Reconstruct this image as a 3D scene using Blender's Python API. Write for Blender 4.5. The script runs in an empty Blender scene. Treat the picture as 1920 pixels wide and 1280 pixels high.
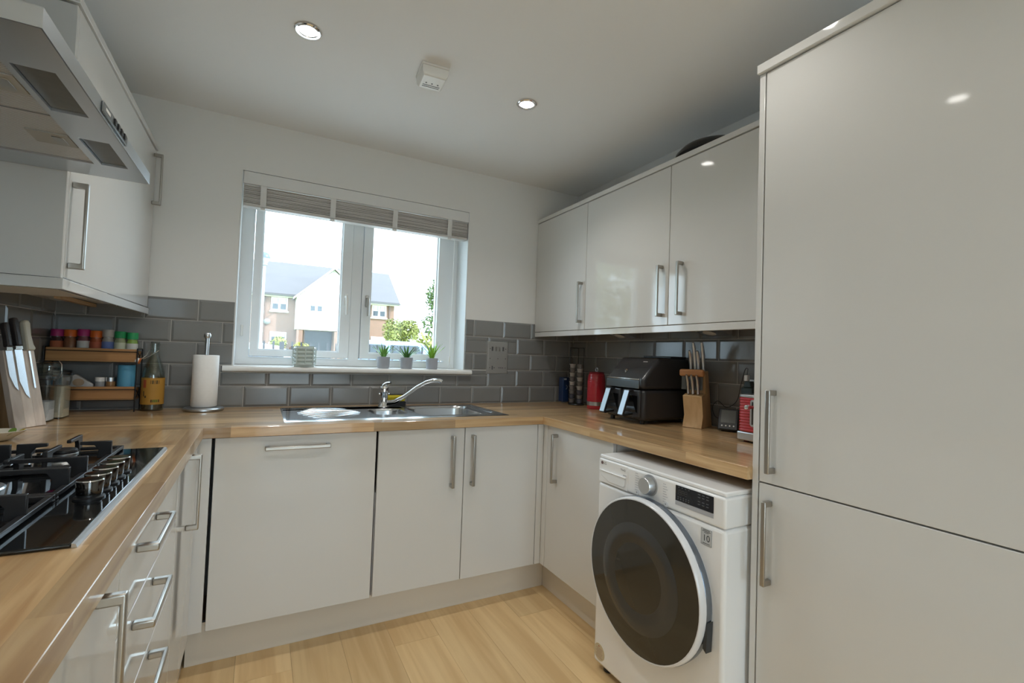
import bpy, bmesh, math, random
from mathutils import Matrix, Vector
random.seed(7)
S = bpy.context.scene
COL = S.collection

# ------------------------------------------------------------------ camera
cd = bpy.data.cameras.new('camera')
cam = bpy.data.objects.new('camera', cd); COL.objects.link(cam)
F_PX = 882.94
cd.sensor_width = 36.0; cd.lens = F_PX / 1920 * 36.0
cd.clip_start = 0.02; cd.clip_end = 300
fw = Vector((0.46991, 0.882172, 0.030932)); rt = Vector((0.881521, -0.470808, 0.035507)); up = Vector((-0.045886, -0.010583, 0.998891))
m3 = Matrix((rt, up, -fw)).transposed()
cam.matrix_world = Matrix.Translation((0.79964, -2.73576, 1.21377)) @ m3.to_4x4()
S.camera = cam

# ------------------------------------------------------------------ world, sun, exposure
w = bpy.data.worlds.new('sky'); S.world = w; w.use_nodes = True
bg = w.node_tree.nodes['Background']
bg.inputs[0].default_value = (0.66, 0.85, 1.0, 1); bg.inputs[1].default_value = 6.0
sd = bpy.data.lights.new('sun', 'SUN'); sd.energy = 5.0; sd.angle = 0.01; sd.color = (1, 0.985, 0.96)
sun = bpy.data.objects.new('sun', sd); COL.objects.link(sun)
sun.rotation_euler = Vector((-0.62, 0.55, -0.56)).to_track_quat('-Z', 'Y').to_euler()
S.view_settings.view_transform = 'Standard'; S.view_settings.look = 'None'
S.view_settings.gamma = 1.0; S.view_settings.use_curve_mapping = False
S.view_settings.exposure = 0.25
S.cycles.max_bounces = 10; S.cycles.diffuse_bounces = 6; S.cycles.glossy_bounces = 5
S.cycles.transmission_bounces = 8; S.cycles.transparent_max_bounces = 10
S.cycles.caustics_reflective = False; S.cycles.caustics_refractive = False
S.cycles.sample_clamp_indirect = 6.0

W = 2.752; H = 2.368; TOP = 0.91; BOT = 0.872
YB = -0.6836            # worktop front edge, back run
XL = 0.6286             # worktop front edge, left run
XR = 2.0893             # worktop front edge, right run
YE = -1.828             # end of the right run
YREAR = -5.2

# ------------------------------------------------------------------ materials
MATS = {}
def nodes(m): return m.node_tree.nodes, m.node_tree.links
def mat(name, col, rough=0.5, metal=0.0, spec=0.5, coat=0.0, trans=0.0, emit=None, estr=0.0, alpha=1.0, ior=1.45):
    if name in MATS: return MATS[name]
    m = bpy.data.materials.new(name); m.use_nodes = True
    b = m.node_tree.nodes['Principled BSDF']
    b.inputs['Base Color'].default_value = (*col, 1); b.inputs['Roughness'].default_value = rough
    b.inputs['Metallic'].default_value = metal; b.inputs['Specular IOR Level'].default_value = spec
    b.inputs['Coat Weight'].default_value = coat; b.inputs['Coat Roughness'].default_value = 0.05
    b.inputs['Transmission Weight'].default_value = trans; b.inputs['IOR'].default_value = ior
    if emit: b.inputs['Emission Color'].default_value = (*emit, 1); b.inputs['Emission Strength'].default_value = estr
    b.inputs['Alpha'].default_value = alpha
    MATS[name] = m; return m
def vary(m, scale=(6, 6, 6), amount=0.08, bump=0.0, detail=4, nscale=1.0, rough_amt=0.0, obj_rand=0.0, dist=0.002):
    """noise variation of the base colour, roughness and fine relief, in object coordinates"""
    n, l = nodes(m); b = n['Principled BSDF']
    base = tuple(b.inputs['Base Color'].default_value)
    tc = n.new('ShaderNodeTexCoord'); mp = n.new('ShaderNodeMapping'); mp.inputs['Scale'].default_value = scale
    ns = n.new('ShaderNodeTexNoise'); ns.inputs['Scale'].default_value = nscale; ns.inputs['Detail'].default_value = detail
    l.new(tc.outputs['Object'], mp.inputs[0]); l.new(mp.outputs[0], ns.inputs[0])
    hsv = n.new('ShaderNodeHueSaturation'); hsv.inputs['Color'].default_value = base
    mr = n.new('ShaderNodeMapRange'); mr.inputs[3].default_value = 1 - amount; mr.inputs[4].default_value = 1 + amount
    l.new(ns.outputs[0], mr.inputs[0])
    if obj_rand:
        oi = n.new('ShaderNodeObjectInfo'); mr2 = n.new('ShaderNodeMapRange')
        mr2.inputs[3].default_value = 1 - obj_rand; mr2.inputs[4].default_value = 1 + obj_rand
        l.new(oi.outputs['Random'], mr2.inputs[0])
        mu = n.new('ShaderNodeMath'); mu.operation = 'MULTIPLY'
        l.new(mr.outputs[0], mu.inputs[0]); l.new(mr2.outputs[0], mu.inputs[1]); l.new(mu.outputs[0], hsv.inputs['Value'])
    else:
        l.new(mr.outputs[0], hsv.inputs['Value'])
    l.new(hsv.outputs[0], b.inputs['Base Color'])
    if rough_amt:
        r0 = b.inputs['Roughness'].default_value; mr3 = n.new('ShaderNodeMapRange')
        mr3.inputs[3].default_value = max(0, r0 - rough_amt); mr3.inputs[4].default_value = r0 + rough_amt
        l.new(ns.outputs[0], mr3.inputs[0]); l.new(mr3.outputs[0], b.inputs['Roughness'])
    if bump:
        bp = n.new('ShaderNodeBump'); bp.inputs['Strength'].default_value = bump; bp.inputs['Distance'].default_value = dist
        l.new(ns.outputs[0], bp.inputs['Height']); l.new(bp.outputs[0], b.inputs['Normal'])
    return m
def wood(name, c1, c2, axis, rough=0.35, rnd=0.18, grain=1.0, bump=0.08, coat=0.0):
    """grain stretched along one axis, each object shifted and tinted by its own random value"""
    if name in MATS: return MATS[name]
    m = mat(name, c1, rough, coat=coat); n, l = nodes(m); b = n['Principled BSDF']
    tc = n.new('ShaderNodeTexCoord'); oi = n.new('ShaderNodeObjectInfo')
    sc = {'x': (2.2, 40, 40), 'y': (40, 2.2, 40), 'z': (40, 40, 2.2)}[axis]
    mp = n.new('ShaderNodeMapping'); mp.inputs['Scale'].default_value = [s * grain for s in sc]
    cb = n.new('ShaderNodeCombineXYZ'); mm = n.new('ShaderNodeMath'); mm.operation = 'MULTIPLY'; mm.inputs[1].default_value = 37.0
    l.new(oi.outputs['Random'], mm.inputs[0])
    for i in range(3): l.new(mm.outputs[0], cb.inputs[i])
    l.new(tc.outputs['Object'], mp.inputs[0]); l.new(cb.outputs[0], mp.inputs['Location'])
    ns = n.new('ShaderNodeTexNoise'); ns.inputs['Scale'].default_value = 1.0; ns.inputs['Detail'].default_value = 6; ns.inputs['Distortion'].default_value = 0.6
    l.new(mp.outputs[0], ns.inputs[0])
    cr = n.new('ShaderNodeValToRGB'); cr.color_ramp.elements[0].position = 0.36; cr.color_ramp.elements[1].position = 0.64
    cr.color_ramp.elements[0].color = (*c2, 1); cr.color_ramp.elements[1].color = (*c1, 1)
    l.new(ns.outputs[0], cr.inputs[0])
    hsv = n.new('ShaderNodeHueSaturation'); mr = n.new('ShaderNodeMapRange')
    mr.inputs[3].default_value = 1 - rnd; mr.inputs[4].default_value = 1 + rnd
    l.new(oi.outputs['Random'], mr.inputs[0]); l.new(mr.outputs[0], hsv.inputs['Value']); l.new(cr.outputs[0], hsv.inputs['Color'])
    l.new(hsv.outputs[0], b.inputs['Base Color'])
    bp = n.new('ShaderNodeBump'); bp.inputs['Strength'].default_value = bump; bp.inputs['Distance'].default_value = 0.001
    l.new(ns.outputs[0], bp.inputs['Height']); l.new(bp.outputs[0], b.inputs['Normal'])
    return m
def brick_mat():
    m = mat('house_brick', (.42, .25, .19), 0.9); n, l = nodes(m); b = n['Principled BSDF']
    tc = n.new('ShaderNodeTexCoord'); mp = n.new('ShaderNodeMapping'); mp.inputs['Rotation'].default_value = (math.pi / 2, 0, 0)
    bt = n.new('ShaderNodeTexBrick'); bt.inputs['Scale'].default_value = 4.4
    bt.inputs['Color1'].default_value = (.25, .13, .09, 1); bt.inputs['Color2'].default_value = (.19, .10, .07, 1); bt.inputs['Mortar'].default_value = (.28, .25, .22, 1)
    bt.inputs['Mortar Size'].default_value = 0.02; bt.inputs['Bias'].default_value = 0
    l.new(tc.outputs['Object'], mp.inputs[0]); l.new(mp.outputs[0], bt.inputs[0]); l.new(bt.outputs[0], b.inputs['Base Color'])
    return m
PLASTER = vary(mat('wall_paint', (.74, .735, .715), 0.85, spec=0.2), (3, 3, 3), 0.015, 0.05)
CEILP = vary(mat('ceiling_paint', (.82, .825, .83), 0.9, spec=0.2), (3, 3, 3), 0.015, 0.05)
GROUT = vary(mat('grout', (.52, .50, .46), 0.9), (30, 30, 30), 0.06, 0.1)
TILE = vary(mat('grey_glaze', (.205, .205, .20), 0.16, spec=0.5), (9, 9, 9), 0.10, 0.06, obj_rand=0.10, dist=0.001)
DOORM = vary(mat('white_gloss_door', (.68, .675, .655), 0.06, spec=0.5, coat=0.25), (1.5, 1.5, 1.5), 0.015)
CARC = vary(mat('white_carcass', (.70, .69, .67), 0.4), (2, 2, 2), 0.02)
PLIN = vary(mat('plinth_white', (.70, .65, .57), 0.25), (2, 2, 2), 0.02)
EDGEW = mat('beech_edge', (.50, .34, .2), 0.5)
NICKEL = vary(mat('brushed_nickel', (.43, .41, .375), 0.30, metal=1.0), (5, 5, 5), 0.03)
STEEL = vary(mat('brushed_steel', (.60, .62, .64), 0.30, metal=1.0), (3, 3, 3), 0.03)
SINKM = vary(mat('sink_steel', (.62, .64, .66), 0.20, metal=1.0), (5, 5, 5), 0.03)
CHROME = mat('chrome', (.82, .83, .84), 0.06, metal=1.0)
UPVC = vary(mat('white_upvc', (.80, .82, .83), 0.3), (3, 3, 3), 0.01)
def thin_glass(name, tint, refl=.03):
    m = bpy.data.materials.new(name); m.use_nodes = True; n, l = nodes(m); n.remove(n['Principled BSDF'])
    t = n.new('ShaderNodeBsdfTransparent'); t.inputs[0].default_value = (*tint, 1); g = n.new('ShaderNodeBsdfGlossy'); g.inputs['Roughness'].default_value = 0.01
    lw = n.new('ShaderNodeLayerWeight'); lw.inputs[0].default_value = .5; pw_ = n.new('ShaderNodeMath'); pw_.operation = 'POWER'; pw_.inputs[1].default_value = 5
    f = n.new('ShaderNodeMath'); f.operation = 'MULTIPLY_ADD'; f.inputs[1].default_value = .7; f.inputs[2].default_value = refl; mx = n.new('ShaderNodeMixShader')
    l.new(lw.outputs['Facing'], pw_.inputs[0]); l.new(pw_.outputs[0], f.inputs[0]); l.new(f.outputs[0], mx.inputs[0]); l.new(t.outputs[0], mx.inputs[1]); l.new(g.outputs[0], mx.inputs[2]); l.new(mx.outputs[0], n['Material Output'].inputs[0])
    MATS[name] = m; return m
GLASS = thin_glass('window_glass', (.97, .98, .98))
CLEARP = thin_glass('clear_plastic', (.90, .92, .93), .06)
CLEARG = thin_glass('clear_glass', (.84, .88, .86), .10)
DARKGAP = mat('dark_gap', (.03, .025, .02), 0.9)
BLACKG = mat('black_glass', (.006, .007, .008), 0.04, coat=0.4)
IRON = vary(mat('cast_iron', (.018, .018, .02), 0.38), (60, 60, 60), 0.2, 0.15)
BLACKP = vary(mat('black_plastic', (.016, .017, .019), 0.32), (20, 20, 20), 0.1)
DARKP = vary(mat('charcoal_plastic', (.035, .036, .040), 0.26, coat=0.15), (8, 8, 8), 0.06)
WHITEP = vary(mat('white_plastic', (.78, .77, .74), 0.35), (8, 8, 8), 0.015)
WHITEEN = vary(mat('white_enamel', (.86, .86, .86), 0.22, coat=0.2), (3, 3, 3), 0.01)
BLINDW = wood('blind_wood', (.64, .62, .59), (.46, .44, .42), 'x', 0.5, 0.10)
BLINDV = vary(mat('blind_white', (.72, .72, .71), 0.5), (3, 3, 3), 0.02)
TAPE = mat('tape_cloth', (.70, .70, .69), 0.9)
OAKX = wood('oak_stave_x', (.60, .41, .215), (.42, .25, .115), 'x', 0.28, 0.30, coat=0.5)
OAKY = wood('oak_stave_y', (.60, .41, .215), (.42, .25, .115), 'y', 0.28, 0.30, coat=0.5)
FLOORW = wood('oak_laminate', (.80, .58, .31), (.67, .45, .22), 'y', 0.38, 0.09, grain=0.55)
BEECH = wood('beech_block', (.66, .45, .24), (.56, .36, .18), 'z', 0.45, 0.06)
PALEW = wood('pale_ash', (.80, .70, .61), (.66, .55, .47), 'z', 0.5, 0.22)
RACKW = wood('acacia_tray', (.52, .28, .11), (.42, .21, .08), 'x', 0.5, 0.05)
ORANGEW = wood('orange_beech', (.62, .30, .13), (.52, .23, .09), 'x', 0.45, 0.03)
RED = vary(mat('red_enamel', (.42, .022, .035), 0.22, coat=0.5), (6, 6, 6), 0.05)
PAPER = vary(mat('kitchen_paper', (.92, .92, .91), 0.95), (60, 60, 60), 0.04, 0.3)

# ------------------------------------------------------------------ mesh helpers
WM = {}
class MB:
    def __init__(s): s.v = []; s.f = []
    def add(s, vs, fs):
        o = len(s.v); s.v += [Vector(p) for p in vs]; s.f += [tuple(i + o for i in f) for f in fs]; return s
    def box(s, x0, x1, y0, y1, z0, z1):
        x0, x1 = min(x0, x1), max(x0, x1); y0, y1 = min(y0, y1), max(y0, y1); z0, z1 = min(z0, z1), max(z0, z1)
        return s.add([(x0, y0, z0), (x1, y0, z0), (x1, y1, z0), (x0, y1, z0), (x0, y0, z1), (x1, y0, z1), (x1, y1, z1), (x0, y1, z1)],
                     [(0, 3, 2, 1), (4, 5, 6, 7), (0, 1, 5, 4), (1, 2, 6, 5), (2, 3, 7, 6), (3, 0, 4, 7)])
    def prism(s, poly, axis, a0, a1):
        def P(p, a): return {'x': (a, p[0], p[1]), 'y': (p[0], a, p[1]), 'z': (p[0], p[1], a)}[axis]
        n = len(poly)
        area = sum(poly[i][0] * poly[(i + 1) % n][1] - poly[(i + 1) % n][0] * poly[i][1] for i in range(n))
        if (area < 0) != (axis == 'y'): poly = poly[::-1]
        if a0 > a1: a0, a1 = a1, a0
        vs = [P(p, a0) for p in poly] + [P(p, a1) for p in poly]
        fs = [tuple(range(n - 1, -1, -1)), tuple(range(n, 2 * n))] + [(i, (i + 1) % n, n + (i + 1) % n, n + i) for i in range(n)]
        return s.add(vs, fs)
    def lathe(s, prof, c=(0, 0, 0), seg=32, axis='z', sx=1.0, sy=1.0):
        vs = []; fs = []; rings = []
        def P(r, h, a):
            ca, sa = r * math.cos(a) * sx, r * math.sin(a) * sy
            return {'z': (c[0] + ca, c[1] + sa, c[2] + h), 'x': (c[0] + h, c[1] + ca, c[2] + sa), 'y': (c[0] + sa, c[1] + h, c[2] + ca)}[axis]
        for r, h in prof:
            if r < 1e-6: rings.append([len(vs)]); vs.append(P(0, h, 0))
            else:
                rings.append(list(range(len(vs), len(vs) + seg)))
                vs += [P(r, h, 2 * math.pi * i / seg) for i in range(seg)]
        for a, b in zip(rings, rings[1:]):
            for i in range(seg):
                j = (i + 1) % seg
                q = (a[i % len(a)], a[j % len(a)], b[j % len(b)], b[i % len(b)])
                q = tuple(dict.fromkeys(q))
                if len(q) > 2: fs.append(q)
        if len(rings[0]) > 1: fs.append(tuple(reversed(rings[0])))
        if len(rings[-1]) > 1: fs.append(tuple(rings[-1]))
        return s.add(vs, fs)
    def tube(s, pts, r, seg=10, closed=False):
        pts = [Vector(p) for p in pts]; n = len(pts); vs = []; fs = []
        rs = r if isinstance(r, (list, tuple)) else [r] * n
        prev = None
        for i, p in enumerate(pts):
            a = pts[(i - 1) % n] if (closed or i > 0) else p; b = pts[(i + 1) % n] if (closed or i < n - 1) else p
            t = (b - a).normalized()
            if prev is None:
                u = t.cross(Vector((0, 0, 1)));
                if u.length < 1e-3: u = t.cross(Vector((1, 0, 0)))
            else: u = prev - t * prev.dot(t)
            u.normalize(); prev = u; w_ = t.cross(u)
            vs += [p + (u * math.cos(2 * math.pi * k / seg) + w_ * math.sin(2 * math.pi * k / seg)) * rs[i] for k in range(seg)]
        for i in range(n if closed else n - 1):
            j = (i + 1) % n
            for k in range(seg):
                k2 = (k + 1) % seg
                fs.append((i * seg + k, i * seg + k2, j * seg + k2, j * seg + k))
        if not closed:
            fs.append(tuple(range(seg - 1, -1, -1))); fs.append(tuple((n - 1) * seg + k for k in range(seg)))
        return s.add(vs, fs)
    def xf(s, M, start=0):
        for i in range(start, len(s.v)): s.v[i] = M @ s.v[i]
        return s
    def build(s, name, material, parent=None, bevel=0.0, seg=2, smooth=False, local=False, solid=0.0, fix=False):
        me = bpy.data.meshes.new(name)
        Mi = Matrix.Identity(4)
        if parent is not None and not local: Mi = WM[parent.name].inverted()
        me.from_pydata([tuple(Mi @ p) for p in s.v], [], s.f); me.update()
        if fix or smooth:
            bm = bmesh.new(); bm.from_mesh(me); bmesh.ops.recalc_face_normals(bm, faces=bm.faces); bm.to_mesh(me); bm.free()
        me.materials.append(material)
        o = bpy.data.objects.new(name, me); COL.objects.link(o)
        if parent is not None: o.parent = parent; WM[o.name] = WM[parent.name].copy()
        else: WM[o.name] = Matrix.Identity(4)
        if bevel:
            b = o.modifiers.new('bevel', 'BEVEL'); b.width = bevel; b.segments = seg; b.limit_method = 'ANGLE'; b.angle_limit = math.radians(40)
        if smooth or bevel:
            for p in me.polygons: p.use_smooth = True
            me.set_sharp_from_angle(angle=math.radians(40 if not bevel else 50))
        return o
def tag(o, label=None, cat=None, group=None, kind=None):
    if label: o['label'] = label
    if cat: o['category'] = cat
    if group: o['group'] = group
    if kind: o['kind'] = kind
    return o
def thing(name, label=None, cat=None, loc=(0, 0, 0), rz=0.0, group=None, kind=None):
    o = bpy.data.objects.new(name, None); COL.objects.link(o); o.empty_display_size = 0.05
    o.location = loc; o.rotation_euler = (0, 0, rz)
    WM[o.name] = Matrix.Translation(loc) @ Matrix.Rotation(rz, 4, 'Z')
    return tag(o, label, cat, group, kind)
def struct(mb, name, material, **k): return tag(mb.build(name, material, **k), kind='structure')
def copy_tree(o, parent=None):
    c = o.copy(); COL.objects.link(c); c.parent = parent
    WM[c.name] = WM[o.name].copy() if parent is None else WM[parent.name].copy()
    for ch in list(o.children): copy_tree(ch, c)
    return c
def place(o, loc, rz=0.0):
    o.location = loc; o.rotation_euler = (0, 0, rz); WM[o.name] = Matrix.Translation(loc) @ Matrix.Rotation(rz, 4, 'Z')
def text(name, body, size, material, parent, M, align='CENTER'):
    c = bpy.data.curves.new(name, 'FONT'); c.body = body; c.size = size; c.align_x = align; c.align_y = 'CENTER'; c.extrude = 0.0001
    c.materials.append(material)
    to = bpy.data.objects.new(name + '_curve', c); COL.objects.link(to)
    me = bpy.data.meshes.new_from_object(to.evaluated_get(bpy.context.evaluated_depsgraph_get()))
    bpy.data.objects.remove(to); bpy.data.curves.remove(c)
    me.name = name; me.transform(WM[parent.name].inverted() @ M)
    if not me.materials: me.materials.append(material)
    o = bpy.data.objects.new(name, me); COL.objects.link(o); o.parent = parent; WM[o.name] = WM[parent.name].copy()
    return o
def frame_M(pos, xdir, ydir):
    x = Vector(xdir).normalized(); y = Vector(ydir).normalized(); z = x.cross(y)
    M = Matrix((x, y, z)).transposed().to_4x4(); M.translation = Vector(pos); return M
def rect_sub(rects, hole):
    out = []; hx0, hx1, hy0, hy1 = hole
    for (x0, x1, y0, y1) in rects:
        if hx1 <= x0 or hx0 >= x1 or hy1 <= y0 or hy0 >= y1: out.append((x0, x1, y0, y1)); continue
        if y0 < hy0: out.append((x0, x1, y0, hy0))
        if hy1 < y1: out.append((x0, x1, hy1, y1))
        a0, a1 = max(y0, hy0), min(y1, hy1)
        if x0 < hx0: out.append((x0, hx0, a0, a1))
        if hx1 < x1: out.append((hx1, x1, a0, a1))
    return out

# ------------------------------------------------------------------ room shell
RX0, RX1, RZ0, RZ1 = 0.678, 1.923, 1.118, 2.108     # window opening
mb = MB()
for (a0, a1, b0, b1) in rect_sub([(-0.0, W, 0.0, H)], (RX0, RX1, RZ0, RZ1)): mb.box(a0, a1, 0.0, 0.28, b0, b1)
wall_back = struct(mb, 'wall_back', PLASTER)
wall_left = struct(MB().box(-0.2, 0, YREAR, 0.28, 0, H), 'wall_left', PLASTER)
wall_right = struct(MB().box(W, W + 0.2, YREAR, 0.28, 0, H), 'wall_right', PLASTER)
mb = MB()
for (a0, a1, b0, b1) in rect_sub([(0.0, W, 0.0, H)], (0.75, 2.0, 0.02, 2.10)): mb.box(a0, a1, YREAR - 0.28, YREAR, b0, b1)
wall_rear = struct(mb, 'wall_rear', PLASTER)
ceiling = struct(MB().box(-0.2, W + 0.2, YREAR - 0.28, 0.28, H, H + 0.15), 'ceiling', CEILP)
floor = struct(MB().box(-0.2, W + 0.2, YREAR - 0.28, 0.28, -0.1, -0.0085), 'floor', DARKGAP)
pw = 0.192; xi = 0.0; row = 0
while xi < W:
    y = -0.3 - (row * 0.437) % 1.29; x1 = min(xi + pw, W)
    segs = [(0.0, y)]; yy = y
    while yy > YREAR: segs.append((yy, max(yy - 1.29, YREAR))); yy -= 1.29
    for (b, a) in segs:
        MB().box(xi + .0004, x1 - .0004, a + .0004, b - .0004, -0.0085, 0.0).build('plank', FLOORW, floor)
    xi += pw; row += 1

# unseen glazed opening behind the viewer, added to let in fill daylight
wd = thing('added_rear_window', loc=(1.375, YREAR - 0.1, 0.02), kind='structure')
mb = MB()
for r in rect_sub(rect_sub([(0.75, 2.0, 0.02, 2.10)], (0.82, 1.34, 0.1, 2.03)), (1.41, 1.93, 0.1, 2.03)): mb.box(r[0], r[1], YREAR - .14, YREAR - .07, r[2], r[3])
mb.build('window_frame', UPVC, wd)
for a in (0.82, 1.41): MB().box(a, a + .52, YREAR - .11, YREAR - .104, .1, 2.03).build('pane', GLASS, wd)

# light portals at the two openings (they only guide the sky light that comes in)
def portal(name, loc, sx, sy, d):
    l = bpy.data.lights.new(name, 'AREA'); l.shape = 'RECTANGLE'; l.size = sx; l.size_y = sy; l.energy = 1
    o = bpy.data.objects.new(name, l); COL.objects.link(o); o.location = loc
    o.rotation_euler = Vector(d).to_track_quat('-Z', 'Z').to_euler()
    l.cycles.is_portal = True
portal('sky_portal_front', (1.30, 0.286, 1.61), 1.26, 1.0, (0, -1, 0))
portal('sky_portal_rear', (1.375, YREAR - 0.285, 1.06), 1.27, 2.10, (0, 1, 0))

# ------------------------------------------------------------------ wall tiles
TP, TL, TZ0, GR = 0.1047, 0.2077, 0.9121, 0.0028
TMESH = {}
def tile_mesh(w_, h_, fl):
    k = (round(w_, 4), round(h_, 4), fl)
    if k in TMESH: return TMESH[k]
    b = 0.010; d0, d1 = 0.0065, 0.0100
    l_, r_, bo, to = [b if f else 0.0006 for f in fl]
    l_ = min(l_, w_ * .3); r_ = min(r_, w_ * .3); bo = min(bo, h_ * .3); to = min(to, h_ * .3)
    vs = [(0, 0, 0), (w_, 0, 0), (w_, 0, h_), (0, 0, h_), (0, -d0, 0), (w_, -d0, 0), (w_, -d0, h_), (0, -d0, h_),
          (l_, -d1, bo), (w_ - r_, -d1, bo), (w_ - r_, -d1, h_ - to), (l_, -d1, h_ - to)]
    fs = [(0, 1, 5, 4), (1, 2, 6, 5), (2, 3, 7, 6), (3, 0, 4, 7), (4, 5, 9, 8), (5, 6, 10, 9), (6, 7, 11, 10), (7, 4, 8, 11), (8, 9, 10, 11)]
    me = bpy.data.meshes.new('tile'); me.from_pydata(vs, [], fs); me.update(); me.materials.append(TILE)
    TMESH[k] = me; return me
def lay_tiles(wall, a0, a1, ztop, phase, holes, to_world, rz):
    for r in range(5):
        z0 = TZ0 + r * TP; z1 = min(z0 + TP - GR, ztop)
        ph = phase(r); k = math.floor((a0 - ph) / TL)
        while ph + k * TL < a1:
            x0, x1 = ph + k * TL + GR / 2, ph + (k + 1) * TL - GR / 2; k += 1
            c0, c1 = max(x0, a0), min(x1, a1)
            if c1 - c0 < 0.006: continue
            rects = [(c0, c1, z0, z1)]
            for h in holes: rects = rect_sub(rects, h)
            for (p0, p1, q0, q1) in rects:
                if p1 - p0 < 0.006 or q1 - q0 < 0.006: continue
                fl = (abs(p0 - x0) < 1e-4, abs(p1 - x1) < 1e-4, abs(q0 - z0) < 1e-4, abs(q1 - (z0 + TP - GR)) < 1e-4)
                o = bpy.data.objects.new('tile', tile_mesh(p1 - p0, q1 - q0, fl)); COL.objects.link(o)
                o.parent = wall; o.location = to_world(p0, q0); o.rotation_euler = (0, 0, rz)
ZT = 1.4345
MB().box(0.0, W, -0.0055, 0.0, TOP - .03, 1.086).build('grout_bed', GROUT, wall_back)
MB().box(0.0, RX0 - .002, -0.0055, 0.0, 1.0862, ZT).build('grout_bed', GROUT, wall_back)
MB().box(RX1 + .002, W, -0.0055, 0.0, 1.0862, ZT).build('grout_bed', GROUT, wall_back)
SOCK = (2.076, 2.222, 1.099, 1.302)
lay_tiles(wall_back, 0.0105, W - 0.0105, ZT, lambda r: 1.979 + (TL / 2 if r % 2 else 0),
          [(RX0 - .002, RX1 + .002, 1.08, 1.6), (.640, 1.960, 1.084, 1.115), (SOCK[0] - .003, SOCK[1] + .003, SOCK[2] - .003, SOCK[3] + .003)],
          lambda a, z: (a, -0.0, z), 0)
MB().box(W - 0.0055, W, YE, -.006, TOP - .03, ZT).build('grout_bed', GROUT, wall_right)
lay_tiles(wall_right, 0.0105, -YE, ZT, lambda r: .3717 if r % 2 else .4755, [], lambda a, z: (W, -a, z), -math.pi / 2)
MB().box(0, 0.0055, -1.07, -.006, TOP - .03, ZT).build('grout_bed', GROUT, wall_left)
MB().box(0, 0.0055, -2.3, -1.0705, TOP - .03, ZT).build('grout_bed', GROUT, wall_left)
lay_tiles(wall_left, -2.3, -0.0105, ZT, lambda r: -.1475 if r % 2 == 0 else -.2435, [], lambda a, z: (0, a, z), math.pi / 2)

# ------------------------------------------------------------------ window with sill
win = thing('window_1', loc=(1.30, 0.1, RZ0), kind='structure')
FY0, FY1 = 0.172, 0.242
mb = MB()
for r in rect_sub(rect_sub([(RX0 + .002, RX1 - .002, RZ0 + .002, RZ1 - .002)], (.743, 1.2575, 1.161, 2.05)), (1.3155, 1.851, 1.161, 2.05)): mb.box(r[0], r[1], FY0, FY1, r[2], r[3])
mb.build('window_frame', UPVC, win)
for (a0, a1, g0, g1) in ((.746, 1.2545, .783, 1.200), (1.3185, 1.848, 1.370, 1.788)):
    mb = MB()
    for r in rect_sub([(a0, a1, 1.166, 2.047)], (g0, g1, 1.197, 2.012)): mb.box(r[0], r[1], FY0 - .012, FY1 - .01, r[2], r[3])
    sash = mb.build('sash', UPVC, win)
    mb = MB()
    for r in rect_sub([(g0, g1, 1.197, 2.012)], (g0 + .007, g1 - .007, 1.206, 2.005)): mb.box(r[0], r[1], FY0 + .012, FY0 + .022, r[2], r[3])
    mb.build('glazing_bead', UPVC, sash)
    MB().box(g0 - .005, g1 + .005, FY0 + .028, FY0 + .034, 1.194, 2.017).build('pane', GLASS, win)
for hx in (1.228, 1.348):
    h = MB().box(hx - .011, hx + .011, FY0 - .022, FY0 - .012, 1.475, 1.545).build('espagnolette_handle', NICKEL if hx > 1.3 else WHITEP, win, bevel=.004)
    MB().tube([(hx, FY0 - .022, 1.525), (hx, FY0 - .048, 1.522), (hx + .002, FY0 - .05, 1.50), (hx + .004, FY0 - .046, 1.42)], [.008, .008, .008, .006], 10).build('lever', NICKEL if hx > 1.3 else WHITEP, h, smooth=True)
MB().box(.700, .712, FY0 - .018, FY0 - .0, 1.27, 1.33).build('cord_cleat', WHITEP, win, bevel=.003)
prof = [(-.010, 1.088), (-.032, 1.088), (-.040, 1.093), (-.042, 1.102), (-.040, 1.110), (-.032, 1.1165), (.1715, 1.1165), (.1715, 1.1165 - .02), (-.010, 1.0965)]
sill = MB().prism([(p[0], p[1]) for p in prof], 'x', .6375, 1.963).build('window_sill', WHITEP, win, bevel=.001)
# reveal linings painted white
for (x0, x1) in ((RX0 + .0005, RX0 + .004), (RX1 - .004, RX1 - .0005)): MB().box(x0, x1, .0005, FY0 - .001, RZ0 + .001, RZ1 - .001).build('reveal_lining', UPVC, win)

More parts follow.
